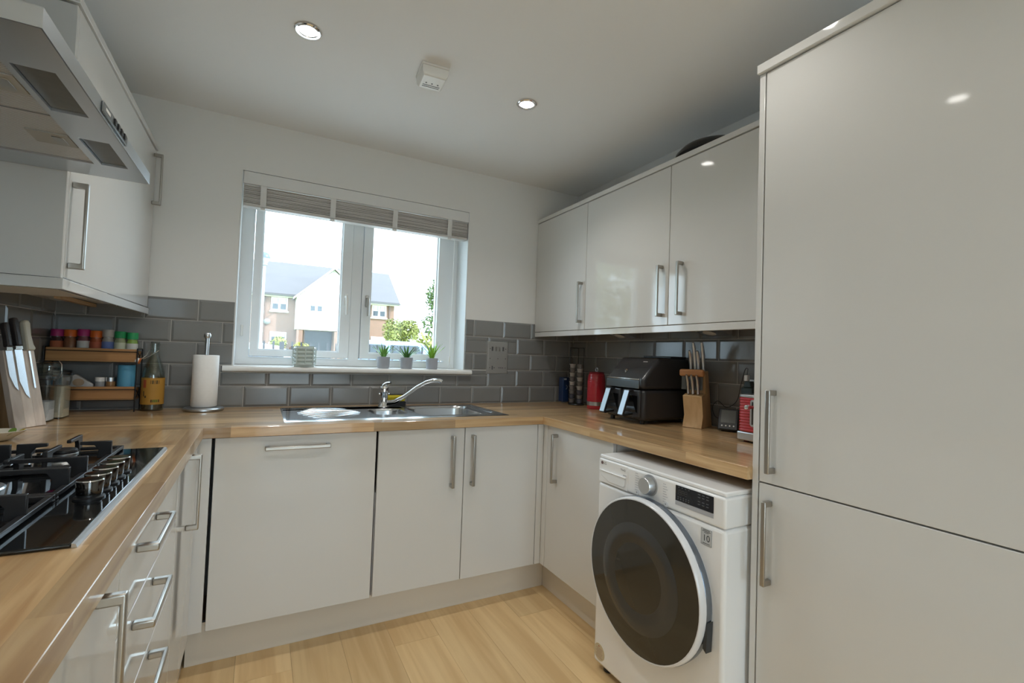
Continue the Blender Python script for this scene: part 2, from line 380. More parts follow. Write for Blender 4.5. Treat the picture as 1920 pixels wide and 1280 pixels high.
# blind drawn right up
bl = thing('wooden_blind', 'grey wooden slat blind pulled up under its white valance in window', 'blind', (1.30, 0.03, 1.92))
BX0, BX1 = .684, 1.917
MB().box(BX0, BX1, -.004, .010, 2.0415, 2.105).build('valance', BLINDV, bl, bevel=.003)
MB().box(BX0 + .004, BX1 - .004, .013, .060, 2.052, 2.100).build('head_rail', BLINDV, bl)
zt = 2.0395
for i in range(14):
    MB().box(BX0 + .003, BX1 - .003, .006 + .003 * (i % 3 == 1), .056, zt - .0052, zt - .0008).build('slat', BLINDW, bl)
    zt -= .0064
MB().box(BX0 + .003, BX1 - .003, .004, .058, 1.930, 1.9475).build('bottom_rail', BLINDW, bl, bevel=.003)
for tx in (.777, 1.1155, 1.4575, 1.795):
    mb = MB(); n = 12
    for i in range(n + 1):
        z = 2.044 - (2.044 - 1.935) * i / n; yy = .0005 - .006 * math.sin(i / n * math.pi * 2.0) * .6 - .002
        mb.v += [Vector((tx - .014, yy, z)), Vector((tx + .014, yy, z)), Vector((tx + .014, yy + .0012, z)), Vector((tx - .014, yy + .0012, z))]
    for i in range(n):
        for k in range(4):
            a = i * 4 + k; b = i * 4 + (k + 1) % 4; mb.f.append((a, a + 4, b + 4, b))
    mb.f += [(0, 1, 2, 3), (4 * n + 3, 4 * n + 2, 4 * n + 1, 4 * n)]
    tp = mb.build('ladder_tape', TAPE, bl, smooth=True)
    MB().box(tx - .012, tx + .010, -.001, .010, 1.917, 1.9295).build('tape_button', WHITEP, tp, bevel=.002)
cx_ = 1.842
MB().tube([(cx_, .035, 1.93), (cx_ - .002, .03, 1.6), (cx_ - .006, .028, 1.30), (cx_ - .006, .028, 1.20)], .0016, 6).build('pull_cord', WHITEP, bl, smooth=True)
MB().lathe([(.0, 0), (.003, 0), (.0055, .012), (.005, .035), (.002, .045), (0, .045)], (cx_ - .006, .028, 1.157), 10).build('cord_pull', WHITEP, bl, smooth=True)
MB().tube([(cx_ - .006, .028, 1.159), (cx_ + .004, .024, 1.135), (cx_ + .02, .02, 1.1215), (cx_ + .03, .015, 1.1215)], .0013, 6).build('cord_tail', WHITEP, bl, smooth=True)
MB().tube([(cx_ - .008, .028, 1.159), (cx_ - .014, .024, 1.135), (cx_ - .024, .02, 1.1215)], .0013, 6).build('cord_tail', WHITEP, bl, smooth=True)

# ------------------------------------------------------------------ handles, doors, cabinets
def handle(parent, p, n, a, L=.238, t=.007, d=.035):
    """bar handle in one piece: two end blocks and a bar, centre p on the door face"""
    h = L / 2; e = .016; bt = .008
    poly = [(-h, 0), (-h + e, 0), (-h + e, d - bt), (h - e, d - bt), (h - e, 0), (h, 0), (h, d), (-h, d)]
    mb = MB().prism(poly, 'z', -t, t)
    a = Vector(a).normalized(); n = Vector(n).normalized(); b = a.cross(n)
    M = Matrix((a, n, b)).transposed().to_4x4(); M.translation = Vector(p)
    return mb.xf(M).build('handle', NICKEL, parent, bevel=.0028, seg=3, fix=True)
Xp, Xn, Yn, Zp = (1, 0, 0), (-1, 0, 0), (0, -1, 0), (0, 0, 1)
DB = -.6624                      # back run door faces
def back_door(par, x0, x1, z0=.160, z1=.868): return MB().box(x0, x1, DB, DB + .019, z0, z1).build('door', DOORM, par, bevel=.0015)
def right_door(par, y0, y1, X, z0, z1, name='door'): return MB().box(X, X + .019, y0, y1, z0, z1).build(name, DOORM, par, bevel=.0015)
def left_door(par, y0, y1, X, z0, z1, name='door'): return MB().box(X - .019, X, y0, y1, z0, z1).build(name, DOORM, par, bevel=.0015)

dw = thing('integrated_dishwasher', 'white gloss dishwasher front with one horizontal bar handle under worktop', 'dishwasher', (.963, -.35, 0))
MB().box(.668, 1.258, DB + .021, -.06, .158, .866).build('body', DARKGAP, dw)
d = back_door(dw, .6664, 1.2585); handle(d, (.9516, DB, .8235), Yn, Xp)
su = thing('base_cabinet', 'white two-door base cabinet under the sink', 'cabinet', (1.67, -.35, 0))
MB().box(1.266, 2.105, DB + .021, -.06, .158, .60).build('body', CARC, su)
d = back_door(su, 1.2680, 1.6690); handle(d, (1.6075, DB, .7155), Yn, Zp)
d = back_door(su, 1.6725, 2.0725); handle(d, (1.7095, DB, .7155), Yn, Zp)
MB().box(2.0755, 2.1088, DB, DB + .019, .160, .868).build('corner_post', DOORM, su, bevel=.001)

XRD = 2.109
rc = thing('base_cabinet', 'white base cabinet with single door beside the washing machine', 'cabinet', (2.43, -.95, 0))
MB().box(XRD + .021, W - .02, -1.204, -.69, .158, .866).build('body', CARC, rc)
d = right_door(rc, -1.204, -.704, XRD, .160, .868); handle(d, (XRD, -.790, .7185), Xn, Zp)
MB().box(XRD, XRD + .019, -.7015, DB - .0005, .160, .868).build('corner_post', DOORM, rc, bevel=.001)

XLD = .616
lc = thing('base_cabinet', 'narrow white corner base cabinet between dishwasher and drawers', 'cabinet', (.3, -.92, 0))
MB().box(.03, XLD - .021, -1.148, -.67, .158, .866).build('body', CARC, lc)
d = left_door(lc, -1.148, -.700, XLD, .160, .868); handle(d, (XLD, -.93, .745), Xp, Zp)
MB().box(.597, .6555, DB, DB + .019, .160, .868).build('corner_post', DOORM, lc, bevel=.001)
ld = thing('drawer_unit', 'white three-drawer base unit with horizontal bar handles under the hob', 'drawers', (.3, -1.46, 0))
MB().box(.03, XLD - .021, -1.762, -1.152, .158, .866).build('body', CARC, ld)
for (z0, z1, zh) in ((.735, .868, .857 - .02), (.5665, .731, .697), (.160, .5625, .540)):
    d = left_door(ld, -1.762, -1.1515, XLD, z0, z1, 'drawer_front'); handle(d, (XLD, -1.552, zh), Xp, (0, 1, 0), .20)
ln = thing('base_cabinet', 'white base cabinet with tall bar handle at the near end of the hob run', 'cabinet', (.3, -2.07, 0))
MB().box(.03, XLD - .021, -2.37, -1.766, .158, .866).build('body', CARC, ln)
d = left_door(ln, -2.37, -1.7655, XLD, .160, .868); handle(d, (XLD, -1.893, .745), Xp, Zp)

pl = tag(MB().box(.60, 2.180, -.5822, -.565, .0, .156).build('plinth_board', PLIN, bevel=.001), 'cream plinth board along floor below dishwasher and sink cabinet', 'plinth', 'plinth boards')
pl = tag(MB().box(2.181, 2.198, -1.215, -.565, .0, .156).build('plinth_board', PLIN, bevel=.001), 'cream plinth board along floor leading to the washing machine', 'plinth', 'plinth boards')
pl = tag(MB().box(.575, .592, -2.37, -.5825, .0, .156).build('plinth_board', PLIN, bevel=.001), 'cream plinth board along floor below the drawer unit', 'plinth', 'plinth boards')

# worktops made of oak staves
def worktop(name, label, x0, x1, y0, y1, axis, front, holes=()):
    t = thing(name, label, 'worktop', ((x0 + x1) / 2, (y0 + y1) / 2, BOT), group='oak worktops')
    sw = .0425; lo, hi = (y0, y1) if axis == 'x' else (x0, x1); a0, a1 = (x0, x1) if axis == 'x' else (y0, y1)
    n = max(1, round((hi - lo) / sw)); sw = (hi - lo) / n
    for i in range(n):
        b0 = lo + i * sw; p = a0; L = random.uniform(.2, .55)
        while p < a1 - 1e-6:
            q = min(p + L, a1)
            if a1 - q < .12: q = a1
            r = (p, q, b0, b0 + sw) if axis == 'x' else (b0, b0 + sw, p, q)
            rects = [r]
            for h in holes: rects = rect_sub(rects, h)
            for (r0, r1, s0, s1) in rects:
                isf = (front == 'y0' and abs(s0 - y0) < 1e-5) or (front == 'x1' and abs(r1 - x1) < 1e-5) or (front == 'x0' and abs(r0 - x0) < 1e-5)
                mbs = MB(); c = .0010
                if not isf: mbs.box(r0, r1, s0, s1, BOT, TOP)
                elif front == 'y0': mbs.prism([(s0, BOT + c), (s0 + c, BOT), (s1, BOT), (s1, TOP), (s0 + c, TOP), (s0, TOP - c)], 'x', r0, r1)
                elif front == 'x1': mbs.prism([(r0, BOT), (r1 - c, BOT), (r1, BOT + c), (r1, TOP - c), (r1 - c, TOP), (r0, TOP)], 'y', s0, s1)
                else: mbs.prism([(r0, BOT + c), (r0 + c, BOT), (r1, BOT), (r1, TOP), (r0 + c, TOP), (r0, TOP - c)], 'y', s0, s1)
                mbs.build('stave', OAKX if axis == 'x' else OAKY, t)
            p = q; L = random.uniform(.35, .62)
    return t
HB = (1.288, 1.462, -.470, -.232); MBW = (1.500, 1.862, -.535, -.165)
worktop('oak_worktop', 'oak block worktop along the window wall holding the steel sink', .0115, W - .0115, YB, -.0108, 'x', 'y0', [(HB[0] - .006, HB[1] + .006, HB[2] - .006, HB[3] + .006), (MBW[0] - .006, MBW[1] + .006, MBW[2] - .006, MBW[3] + .006)])
worktop('oak_worktop', 'oak block worktop carrying the black gas hob', .0115, XL, -2.55, YB - .0004, 'y', 'x1')
worktop('oak_worktop', 'oak block worktop over the washing machine carrying the air fryer', XR, W - .0115, YE, YB - .0004, 'y', 'x0')

# wall cabinets on the right wall
XW = 2.425; ZB, ZTP = 1.3805, 2.113
for (y0, y1, hy, lab) in ((-.5545, -.004, -.5225, 'narrow white gloss wall cabinet beside the window wall'),
                         (-1.1795, -.558, -1.1415, 'white gloss wall cabinet above the air fryer, window reflected in door'),
                         (-1.822, -1.183, -1.258, 'white gloss wall cabinet above knife block, next to tall unit')):
    c = thing('wall_cabinet', lab, 'cabinet', (2.6, (y0 + y1) / 2, ZB), group='wall cabinets on the right wall')
    MB().box(XW + .021, W - .001, y0 + .001, y1 - .001, ZB + .002, ZTP).build('body', CARC, c)
    d = right_door(c, y0, y1, XW, ZB, ZTP - .001); handle(d, (XW, hy, 1.538), Xn, Zp)
tag(MB().box(XW - .004, XW + .03, -1.822, -.004, ZTP + .0035, 2.1405).build('cornice_strip', DOORM, bevel=.0015), 'white cornice strip on top of the three right wall cabinets', 'cornice')
tag(MB().box(XW - .002, XW + .018, -1.822, -.011, 1.3475, 1.3775).build('light_pelmet', DOORM, bevel=.0015), 'white pelmet strip under the three right wall cabinets', 'pelmet')
for (y, lab) in ((-.62, 'wedge-shaped under-cabinet light above red canister and air fryer'), (-1.24, 'wedge-shaped under-cabinet light above the beech knife block')):
    t = thing('under_cabinet_light', lab, 'light', (2.68, y, 1.375), group='lights under the right wall cabinets')
    MB().prism([(2.700, 1.3805), (2.575, 1.3805), (2.575, 1.372), (2.69, 1.343), (2.700, 1.343)], 'y', y - .07, y + .07).build('housing', STEEL, t, bevel=.002)
    MB().lathe([(.0, 0), (.028, 0), (.03, .004), (.0, .004)], (0, 0, 0), 20).xf(frame_M((2.632, y, 1.3555), (0, 1, 0), (.97, 0, -.245))).build('lens', WHITEP, t, smooth=True)
wk = thing('covered_wok', 'black wok with domed lid lying on top of the right wall cabinets', 'wok', (2.60, -1.265, ZTP + .001))
MB().lathe([(.0, 0), (.12, 0), (.16, .040), (.168, .0445), (0, .0445)], (2.60, -1.265, ZTP + .001), 40).build('pan', IRON, wk, smooth=True)
MB().lathe([(.17, .045), (.165, .062), (.14, .087), (.10, .104), (.05, .113), (.0, .115)], (2.60, -1.265, ZTP + .001), 40).build('lid', BLACKP, wk, smooth=True)

# wall cabinet on the left wall
XV = .327
c = thing('wall_cabinet', 'white gloss wall cabinet with two bar handles beside the cooker hood', 'cabinet', (.16, -.54, ZB))
MB().box(.001, XV - .021, -1.062, -.004, ZB + .002, ZTP).build('body', CARC, c)
MB().box(.001, XV - .001, -1.081, -1.0635, ZB - .002, ZTP).build('side_panel', DOORM, c, bevel=.0012)
d = MB().box(XV - .019, XV, -1.0625, -.008, ZB, ZTP - .001).build('door', DOORM, c, bevel=.0015)
handle(d, (XV, -1.040, 1.527), Xp, Zp); handle(d, (XV, -.055, 1.970), Xp, Zp)
cs = thing('cornice_strip', 'white cornice strip on top of the wall cabinet beside the hood', 'cornice', (.17, -.54, ZTP))
MB().prism([(.001, -1.087), (XV + .005, -1.087), (XV + .005, -.004), (XV - .03, -.004), (XV - .03, -1.06), (.001, -1.06)], 'z', ZTP + .0045, 2.1405).build('strip', DOORM, cs, bevel=.0015)
pm = thing('light_pelmet', 'white pelmet under the wall cabinet beside the hood', 'pelmet', (.17, -.54, 1.347))
MB().prism([(.011, -1.087), (XV + .006, -1.087), (XV + .006, -.012), (XV - .012, -.012), (XV - .012, -1.069), (.011, -1.069)], 'z', 1.3475, 1.3765).build('strip', DOORM, pm, bevel=.0015)
MB().box(.012, XV - .013, -1.067, -.60, 1.362, 1.3785).build('light_panel', WHITEP, pm)
MB().box(.13, .150, -.45, -.03, 1.364, 1.3785).build('batten', EDGEW, pm)

# tall unit on the right
XT = 2.112
tu = thing('tall_cabinet', 'tall white gloss fridge housing with two stacked doors', 'cabinet', (2.43, -2.14, 0))
MB().box(XT, W - .014, -1.8465, -1.8285, 0, 2.0985).build('end_panel', DOORM, tu, bevel=.001)
MB().box(XT + .022, W - .014, -2.447, -1.8475, .10, 2.0985).build('body', CARC, tu)
d = right_door(tu, -2.447, -1.8505, XT, .1600, .8685); handle(d, (XT, -1.886, .7065), Xn, Zp)
d = right_door(tu, -2.447, -1.8505, XT, .8725, 2.0965); handle(d, (XT, -1.893, 1.024), Xn, Zp)
MB().box(XT + .06, XT + .078, -2.447, -1.8475, 0, .155).build('plinth', PLIN, tu)
MB().box(XT - .012, W - .014, -2.46, -1.8265, 2.1000, 2.127).build('cornice', DOORM, tu, bevel=.0015)

# ------------------------------------------------------------------ sink and tap
sk = thing('steel_sink', 'stainless steel one and a half bowl sink with ridged drainer', 'sink', (1.42, -.34, TOP))
SX0, SX1, SY0, SY1 = .899, 1.942, -.592, -.098
def rrect(x0, x1, y0, y1, r, n=6):
    pts = []
    for (cx, cy, a0) in ((x1 - r, y1 - r, 0), (x0 + r, y1 - r, 90), (x0 + r, y0 + r, 180), (x1 - r, y0 + r, 270)):
        for i in range(n + 1):
            a = math.radians(a0 + 90 * i / n); pts.append((cx + r * math.cos(a), cy + r * math.sin(a)))
    return pts
bm = bmesh.new()
cells = [(HB[0] - .012, HB[1] + .012, HB[2] - .012, HB[3] + .012), (MBW[0] - .012, MBW[1] + .012, MBW[2] - .012, MBW[3] + .012)]
zd = TOP + .0035
def face(b, pts):
    vs = []
    for p in pts:
        v = b.verts.new(p)
        vs.append(v)
    b.faces.new(vs)
for r in rect_sub(rect_sub([(SX0 + .008, SX1 - .008, SY0 + .008, SY1 - .008)], cells[0]), cells[1]):
    face(bm, [(r[0], r[2], zd), (r[1], r[2], zd), (r[1], r[3], zd), (r[0], r[3], zd)])
for (hole, cell, rad, dep) in ((HB, cells[0], .06, .09), (MBW, cells[1], .07, .15)):
    loop = rrect(*hole, rad); n = len(loop); corners = [(cell[1], cell[3]), (cell[0], cell[3]), (cell[0], cell[2]), (cell[1], cell[2])]
    per = n // 4
    for i in range(n):
        j = (i + 1) % n; ci, cj = corners[i // per], corners[j // per]
        q = [(loop[i][0], loop[i][1], zd), (loop[j][0], loop[j][1], zd), (*cj, zd), (*ci, zd)]
        if ci == cj: q = q[:3]
        face(bm, q[::-1])
    prev = [(p[0], p[1], zd) for p in loop]
    cxh, cyh = (hole[0] + hole[1]) / 2, (hole[2] + hole[3]) / 2
    for (s, dz) in ((.985, -.004), (.97, -.015), (.93, -dep + .02), (.90, -dep + .005), (.84, -dep)):
        cur = [(cxh + (p[0] - cxh) * s, cyh + (p[1] - cyh) * s, zd + dz) for p in loop]
        for i in range(n):
            j = (i + 1) % n; face(bm, [prev[i], prev[j], cur[j], cur[i]])
        prev = cur
    face(bm, prev)
outer = [(SX0, SY0), (SX1, SY0), (SX1, SY1), (SX0, SY1)]; inner = [(SX0 + .008, SY0 + .008), (SX1 - .008, SY0 + .008), (SX1 - .008, SY1 - .008), (SX0 + .008, SY1 - .008)]
for i in range(4):
    j = (i + 1) % 4; face(bm, [(*outer[i], TOP + .0006), (*outer[j], TOP + .0006), (*inner[j], zd), (*inner[i], zd)])
bmesh.ops.remove_doubles(bm, verts=bm.verts, dist=1e-5); bmesh.ops.recalc_face_normals(bm, faces=bm.faces)
mb = MB(); bm.verts.index_update(); mb.v = [v.co.copy() for v in bm.verts]; mb.f = [tuple(v.index for v in f.verts) for f in bm.faces]; bm.free()
deck = mb.build('deck', SINKM, sk, smooth=True)
for (hole, dep) in ((HB, .09), (MBW, .15)):
    cxh, cyh = (hole[0] + hole[1]) / 2, (hole[2] + hole[3]) / 2
    MB().lathe([(0, 0), (.042, 0), (.045, .003), (.030, .0035), (.026, .001), (0, .001)], (cxh, cyh, zd - dep + .0003), 24).build('strainer', CHROME, sk, smooth=True)
for i in range(8):
    f = i / 7; y = -.505 + .33 * f
    x0_ = .955 + .06 * abs(f - .5) * 2 ** 1; x1_ = 1.245 - .05 * abs(f - .45)
    MB().tube([(x0_, y, zd - .0005), (x0_ + .03, y - .002, zd + .0012), ((x0_ + x1_) / 2, y - .01 * (f - .5), zd + .0022), (x1_ - .03, -.34 + (y + .34) * .62, zd + .0012), (x1_, -.34 + (y + .34) * .55, zd - .0005)], [.001, .0028, .0032, .0028, .001], 8).build('drainer_ridge', SINKM, sk, smooth=True)
for i in range(3):
    MB().tube([(1.885 + .012 * i, -.50 + .02 * i, zd), (1.890 + .012 * i, -.36, zd + .0015), (1.893 + .012 * i, -.18, zd)], [.002, .004, .002], 8).build('drainer_ridge', SINKM, sk, smooth=True)
tp = thing('mixer_tap', 'chrome single-lever mixer tap with swan spout behind the sink', 'tap', (1.400, -.155, zd))
MB().lathe([(0, 0), (.030, 0), (.030, .006), (.0235, .014), (.0225, .07), (.0245, .074), (.0245, .105), (.021, .112), (0, .113)], (1.400, -.155, zd), 28).build('body', CHROME, tp, smooth=True)
MB().tube([(1.418, -.163, .938), (1.452, -.180, .944), (1.500, -.205, .975), (1.560, -.237, 1.028), (1.600, -.258, 1.054), (1.635, -.276, 1.066), (1.664, -.291, 1.066), (1.676, -.297, 1.060)], [.0125, .012, .0105, .010, .010, .0105, .0115, .0118], 14).build('spout', CHROME, tp, smooth=True)
MB().tube([(1.402, -.155, 1.024), (1.404, -.158, 1.034), (1.412, -.172, 1.044), (1.424, -.195, 1.048)], [.017, .014, .009, .006], 12).build('lever', CHROME, tp, smooth=True)
MB().tube([(1.372, -.162, .985), (1.428, -.162, .985)], .0035, 8).build('hose_collar', CHROME, tp, smooth=True)
cdy = thing('sponge_caddy', 'dark plastic caddy standing behind the tap', 'caddy', (1.478, -.060, TOP))
MB().prism([(-.098 + .006, TOP + .0006), (-.030, TOP + .0006), (-.022, TOP + .038), (-.022, TOP + .062), (-.026, TOP + .062), (-.030, TOP + .030), (-.086, TOP + .022), (-.096, TOP + .026)], 'x', 1.425, 1.540).build('tray', BLACKP, cdy, bevel=.002)
tag(MB().prism([(-.084, TOP + .0245), (-.034, TOP + .033), (-.036, TOP + .058), (-.088, TOP + .052)], 'x', 1.432, 1.536).build('sponge', vary(mat('yellow_sponge', (.62, .50, .03), .95), (80, 80, 80), .25, .5), bevel=.004), 'yellow sponge sitting in dark caddy behind tap', 'sponge')

# ------------------------------------------------------------------ steel switch plate on the window wall
sp = thing('switch_plate', 'brushed steel cooker switch plate set into the grey tiles', 'switch', (2.149, -.012, 1.2))
MB().box(SOCK[0], SOCK[1], -.0150, -.0056, SOCK[2], SOCK[3]).build('plate', mat('plate_steel', (.40, .39, .37), .35, metal=.5), sp, bevel=.003)
DK = mat('switch_dark', (.10, .10, .10), .4)
for i, x in enumerate((2.109, 2.134, 2.158, 2.186)):
    MB().box(x - .0055, x + .0055, -.0185, -.0148, 1.243, 1.270).build('rocker', DK if i in (0, 3) else NICKEL, sp, bevel=.001)
for (x, z) in ((2.094, 1.257), (2.205, 1.257), (2.094, 1.194), (2.150, 1.194), (2.205, 1.194), (2.094, 1.135), (2.205, 1.135)):
    MB().lathe([(0, -.002), (.0028, -.002), (.0032, 0), (0, 0)], (x, -.0150, z), 10, 'y').build('screw', DK, sp)
for (x, hh) in ((2.112, .024), (2.126, .006), (2.160, .006), (2.172, .006), (2.186, .006)):
    MB().box(x - .0045, x + .0045, -.0155, -.0148, 1.135 - hh / 2, 1.135 + hh / 2).build('mark', DK, sp)

# ------------------------------------------------------------------ things on the window sill
ZS = 1.117
PEB = vary(mat('grey_pot', (.40, .42, .46), .6), (30, 30, 30), .05, .1)
def pot_plant(x, y, lab, seed, hgt, spread, col):
    rnd = random.Random(seed)
    t = thing('potted_succulent', lab, 'plant', (x, y, ZS), group='potted succulents on the window sill')
    MB().lathe([(0, 0), (.031, 0), (.034, .006), (.036, .060), (.0365, .066), (.032, .067), (.031, .058), (0, .057)], (x, y, ZS), 26).build('pot', PEB, t, smooth=True)
    LM = vary(mat('leaf_%d' % seed, col, .4, spec=.4), (40, 40, 40), .25)
    for i in range(22):
        ang = i * 2.399; tier = i / 21
        ln = hgt * (.75 + .3 * rnd.random()) ; out = spread * (1.0 - .6 * tier) * (.8 + .4 * rnd.random())
        u = Vector((math.cos(ang), math.sin(ang), 0)); s = Vector((-u.y, u.x, 0)); b0 = Vector((x, y, ZS + .056))
        mb = MB(); n = 4; rows = []
        for k in range(n + 1):
            f = k / n; p = b0 + u * (.004 + out * f ** 1.3) + Vector((0, 0, ln * f * (1 - .15 * f * (1 - tier))))
            wd_ = .0075 * (1 - f) ** .6 * (1 if k else .8)
            rows.append((p - s * wd_, p + u * (-.002 * (1 - f)) + Vector((0, 0, -.0015)), p + s * wd_, p + Vector((0, 0, .0018)) + u * .001))
        for rr in rows: mb.v += [Vector(q) for q in rr]
        for k in range(n):
            for e_ in range(4):
                a, b = k * 4 + e_, k * 4 + (e_ + 1) % 4; mb.f.append((a, b, b + 4, a + 4))
        mb.build('leaf', LM, t, smooth=True)
pot_plant(1.428, .012, 'broad-leaved green succulent in grey pot, first in row beside candle', 3, .088, .072, (.20, .42, .08))
pot_plant(1.563, .012, 'dark green spreading succulent in grey pot, middle one on sill', 5, .084, .100, (.12, .30, .07))
pot_plant(1.720, .016, 'light green spiky succulent in grey pot beside the blind cord', 9, .112, .082, (.30, .55, .06))
cj = thing('candle_jar', 'ribbed pale glass candle jar on the window sill', 'candle', (1.008, .010, ZS))
prof = [(0, 0), (.048, 0)]
for i in range(5):
    z = .006 + i * .0205; prof += [(.0500, z), (.0555, z + .005), (.0555, z + .013), (.0500, z + .018)]
prof += [(.051, .110), (.048, .110), (.046, .104), (.046, .008), (0, .008)]
MB().lathe(prof, (1.008, .010, ZS), 36).build('jar', mat('pale_green_glass', (.55, .62, .59), .15), cj, smooth=True)
MB().lathe([(0, .009), (.044, .009), (.044, .090), (0, .090)], (1.008, .010, ZS), 28).build('wax', vary(mat('cream_wax', (.62, .54, .40), .6), (20, 20, 20), .05), cj, smooth=True)
for i in range(8):
    a = i * math.pi / 4; MB().tube([(1.008 + .0560 * math.cos(a), .010 + .0560 * math.sin(a), ZS + .012), (1.008 + .0560 * math.cos(a), .010 + .0560 * math.sin(a), ZS + .104)], .003, 6).build('rib', mat('pale_green_glass', (0, 0, 0)), cj, smooth=True)

# ------------------------------------------------------------------ cooker hood
HZ0, HZ1, HX, HY0, HY1 = 1.660, 1.691, .502, -1.826, -1.088
hd = thing('cooker_hood', 'stainless steel chimney cooker hood over the hob', 'hood', (.25, -1.457, HZ0))
mb = MB()
fx0, fx1, fy0, fy1 = .05, .408, -1.715, -1.196
FILT = [(fx0, fx1, fy0, -1.4695), (fx0, fx1, -1.4655, fy1)]
LAMP = [(.418, .475, -1.683, -1.508), (.4235, .477, -1.374, -1.201)]
rects = [(.003, HX - .002, HY0 + .002, HY1 - .002)]
for h in [(fx0, fx1, fy0, fy1)] + LAMP: rects = rect_sub(rects, h)
bm = bmesh.new()
for r in rects: face(bm, [(r[0], r[2], HZ0), (r[0], r[3], HZ0), (r[1], r[3], HZ0), (r[1], r[2], HZ0)])
for h in [(fx0, fx1, fy0, fy1)] + LAMP:       # recess walls
    q = [(h[0], h[2]), (h[1], h[2]), (h[1], h[3]), (h[0], h[3])]
    for i in range(4):
        j = (i + 1) % 4; face(bm, [(*q[i], HZ0), (*q[j], HZ0), (*q[j], HZ0 + .02), (*q[i], HZ0 + .02)])
bmesh.ops.remove_doubles(bm, verts=bm.verts, dist=1e-5)
mb = MB(); bm.verts.index_update(); mb.v = [v.co.copy() for v in bm.verts]; mb.f = [tuple(v.index for v in f.verts) for f in bm.faces]; bm.free()
mb.build('underside', STEEL, hd)
mb = MB(); lo = [(.001, HY0), (HX, HY0), (HX, HY1), (.001, HY1)]; li = [(.003, HY0 + .002), (HX - .002, HY0 + .002), (HX - .002, HY1 - .002), (.003, HY1 - .002)]
loops = [[(*p, HZ0 + .0005) for p in li], [(*p, HZ0) for p in lo], [(*p, HZ1) for p in lo], [(.001, HY0 + .25, 1.80), (.27, HY0 + .25, 1.80), (.27, HY1 - .25, 1.80), (.001, HY1 - .25, 1.80)]]
for L_ in loops: mb.v += [Vector(p) for p in L_]
for k in range(3):
    for i in range(4):
        j = (i + 1) % 4; mb.f.append((k * 4 + i, k * 4 + j, k * 4 + 4 + j, k * 4 + 4 + i))
mb.f.append((12, 13, 14, 15))
mb.build('canopy', STEEL, hd, fix=True)
MB().box(.001, .262, HY0 + .245, HY1 - .245, 1.8005, H - .001).build('chimney', STEEL, hd, bevel=.002)
def mesh_filter():
    m = mat('filter_mesh', (.50, .49, .46), .45, metal=.6); n, l = nodes(m); b = n['Principled BSDF']
    tc = n.new('ShaderNodeTexCoord'); wv = n.new('ShaderNodeTexWave'); wv.inputs['Scale'].default_value = 48; wv.bands_direction = 'Y'
    l.new(tc.outputs['Object'], wv.inputs[0])
    bp = n.new('ShaderNodeBump'); bp.inputs['Strength'].default_value = .6; bp.inputs['Distance'].default_value = .002
    l.new(wv.outputs['Fac'], bp.inputs['Height']); l.new(bp.outputs[0], b.inputs['Normal'])
    mr = n.new('ShaderNodeMapRange'); mr.inputs[3].default_value = .45; mr.inputs[4].default_value = .85
    l.new(wv.outputs['Fac'], mr.inputs[0]); cb = n.new('ShaderNodeCombineColor')
    for i in range(3): l.new(mr.outputs[0], cb.inputs[i])
    l.new(cb.outputs[0], b.inputs['Base Color']); return m
FM = mesh_filter()
for (a, b, c_, d_) in FILT:
    f = MB().box(a + .002, b - .002, c_ + .002, d_ - .002, HZ0 + .004, HZ0 + .010).build('grease_filter', FM, hd)
    MB().box(b - .075, b - .004, (c_ + d_) / 2 - .035, (c_ + d_) / 2 + .035, HZ0 + .0015, HZ0 + .0038).build('latch_plate', mat('latch_grey', (.42, .42, .40), .5), f)
    MB().box(b - .036, b - .016, (c_ + d_) / 2 - .020, (c_ + d_) / 2 + .020, HZ0 - .0005, HZ0 + .0013).build('latch', NICKEL, f, bevel=.001)
MB().box(.045, .050, fy0, fy1, HZ0 - .001, HZ0 + .004).build('filter_rail', CHROME, hd)
for i, (a, b, c_, d_) in enumerate(LAMP):
    MB().box(a + .001, b - .001, c_ + .001, d_ - .001, HZ0 + .006, HZ0 + .012).build('lamp_cover', vary(mat('lamp_cover', (.10, .095, .08), .35), (60, 60, 60), .2), hd)
MB().box(HX, HX + .004, -1.545, -1.360, 1.6655, 1.6875).build('control_panel', mat('panel_grey', (.16, .17, .17), .35, metal=.4), hd, bevel=.0015)
for i in range(4): MB().box(HX + .004, HX + .0075, -1.475 + i * .026, -1.462 + i * .026, 1.671, 1.683).build('button', BLACKP, hd, bevel=.001)
MB().box(HX + .004, HX + .0045, -1.53, -1.50, 1.674, 1.680).build('indicator', WHITEP, hd)

# ------------------------------------------------------------------ gas hob
hb = thing('gas_hob', 'black glass gas hob with five knobs and cast iron pan supports', 'hob', (.32, -1.44, TOP))
ZG = TOP + .0065
MB().box(.072, .568, -1.821, -1.062, TOP + .0003, ZG).build('glass', BLACKG, hb, bevel=.0025)
MB().prism([(.5685, TOP + .0003), (.5755, TOP + .0003), (.5735, TOP + .0055), (.5685, ZG + .0005)], 'y', -1.821, -1.062).build('trim', STEEL, hb)
for i in range(5):
    ky = -1.360 - i * .0515
    k = MB().lathe([(0, 0), (.024, 0), (.024, .003), (.0185, .005), (.0185, .009)], (.5255, ky, ZG), 28).build('knob', BLACKP, hb, smooth=True)
    MB().lathe([(.0195, .009), (.0212, .033), (.0195, .036), (0, .0365)], (.5255, ky, ZG), 28).build('cap', mat('black_chrome', (.10, .095, .09), .14, metal=1.0), k, smooth=True)
    MB().lathe([(.0209, .0332), (.0216, .0340), (.0206, .0358), (.0200, .0359)], (.5255, ky, ZG), 28).build('rim', CHROME, k, smooth=True)
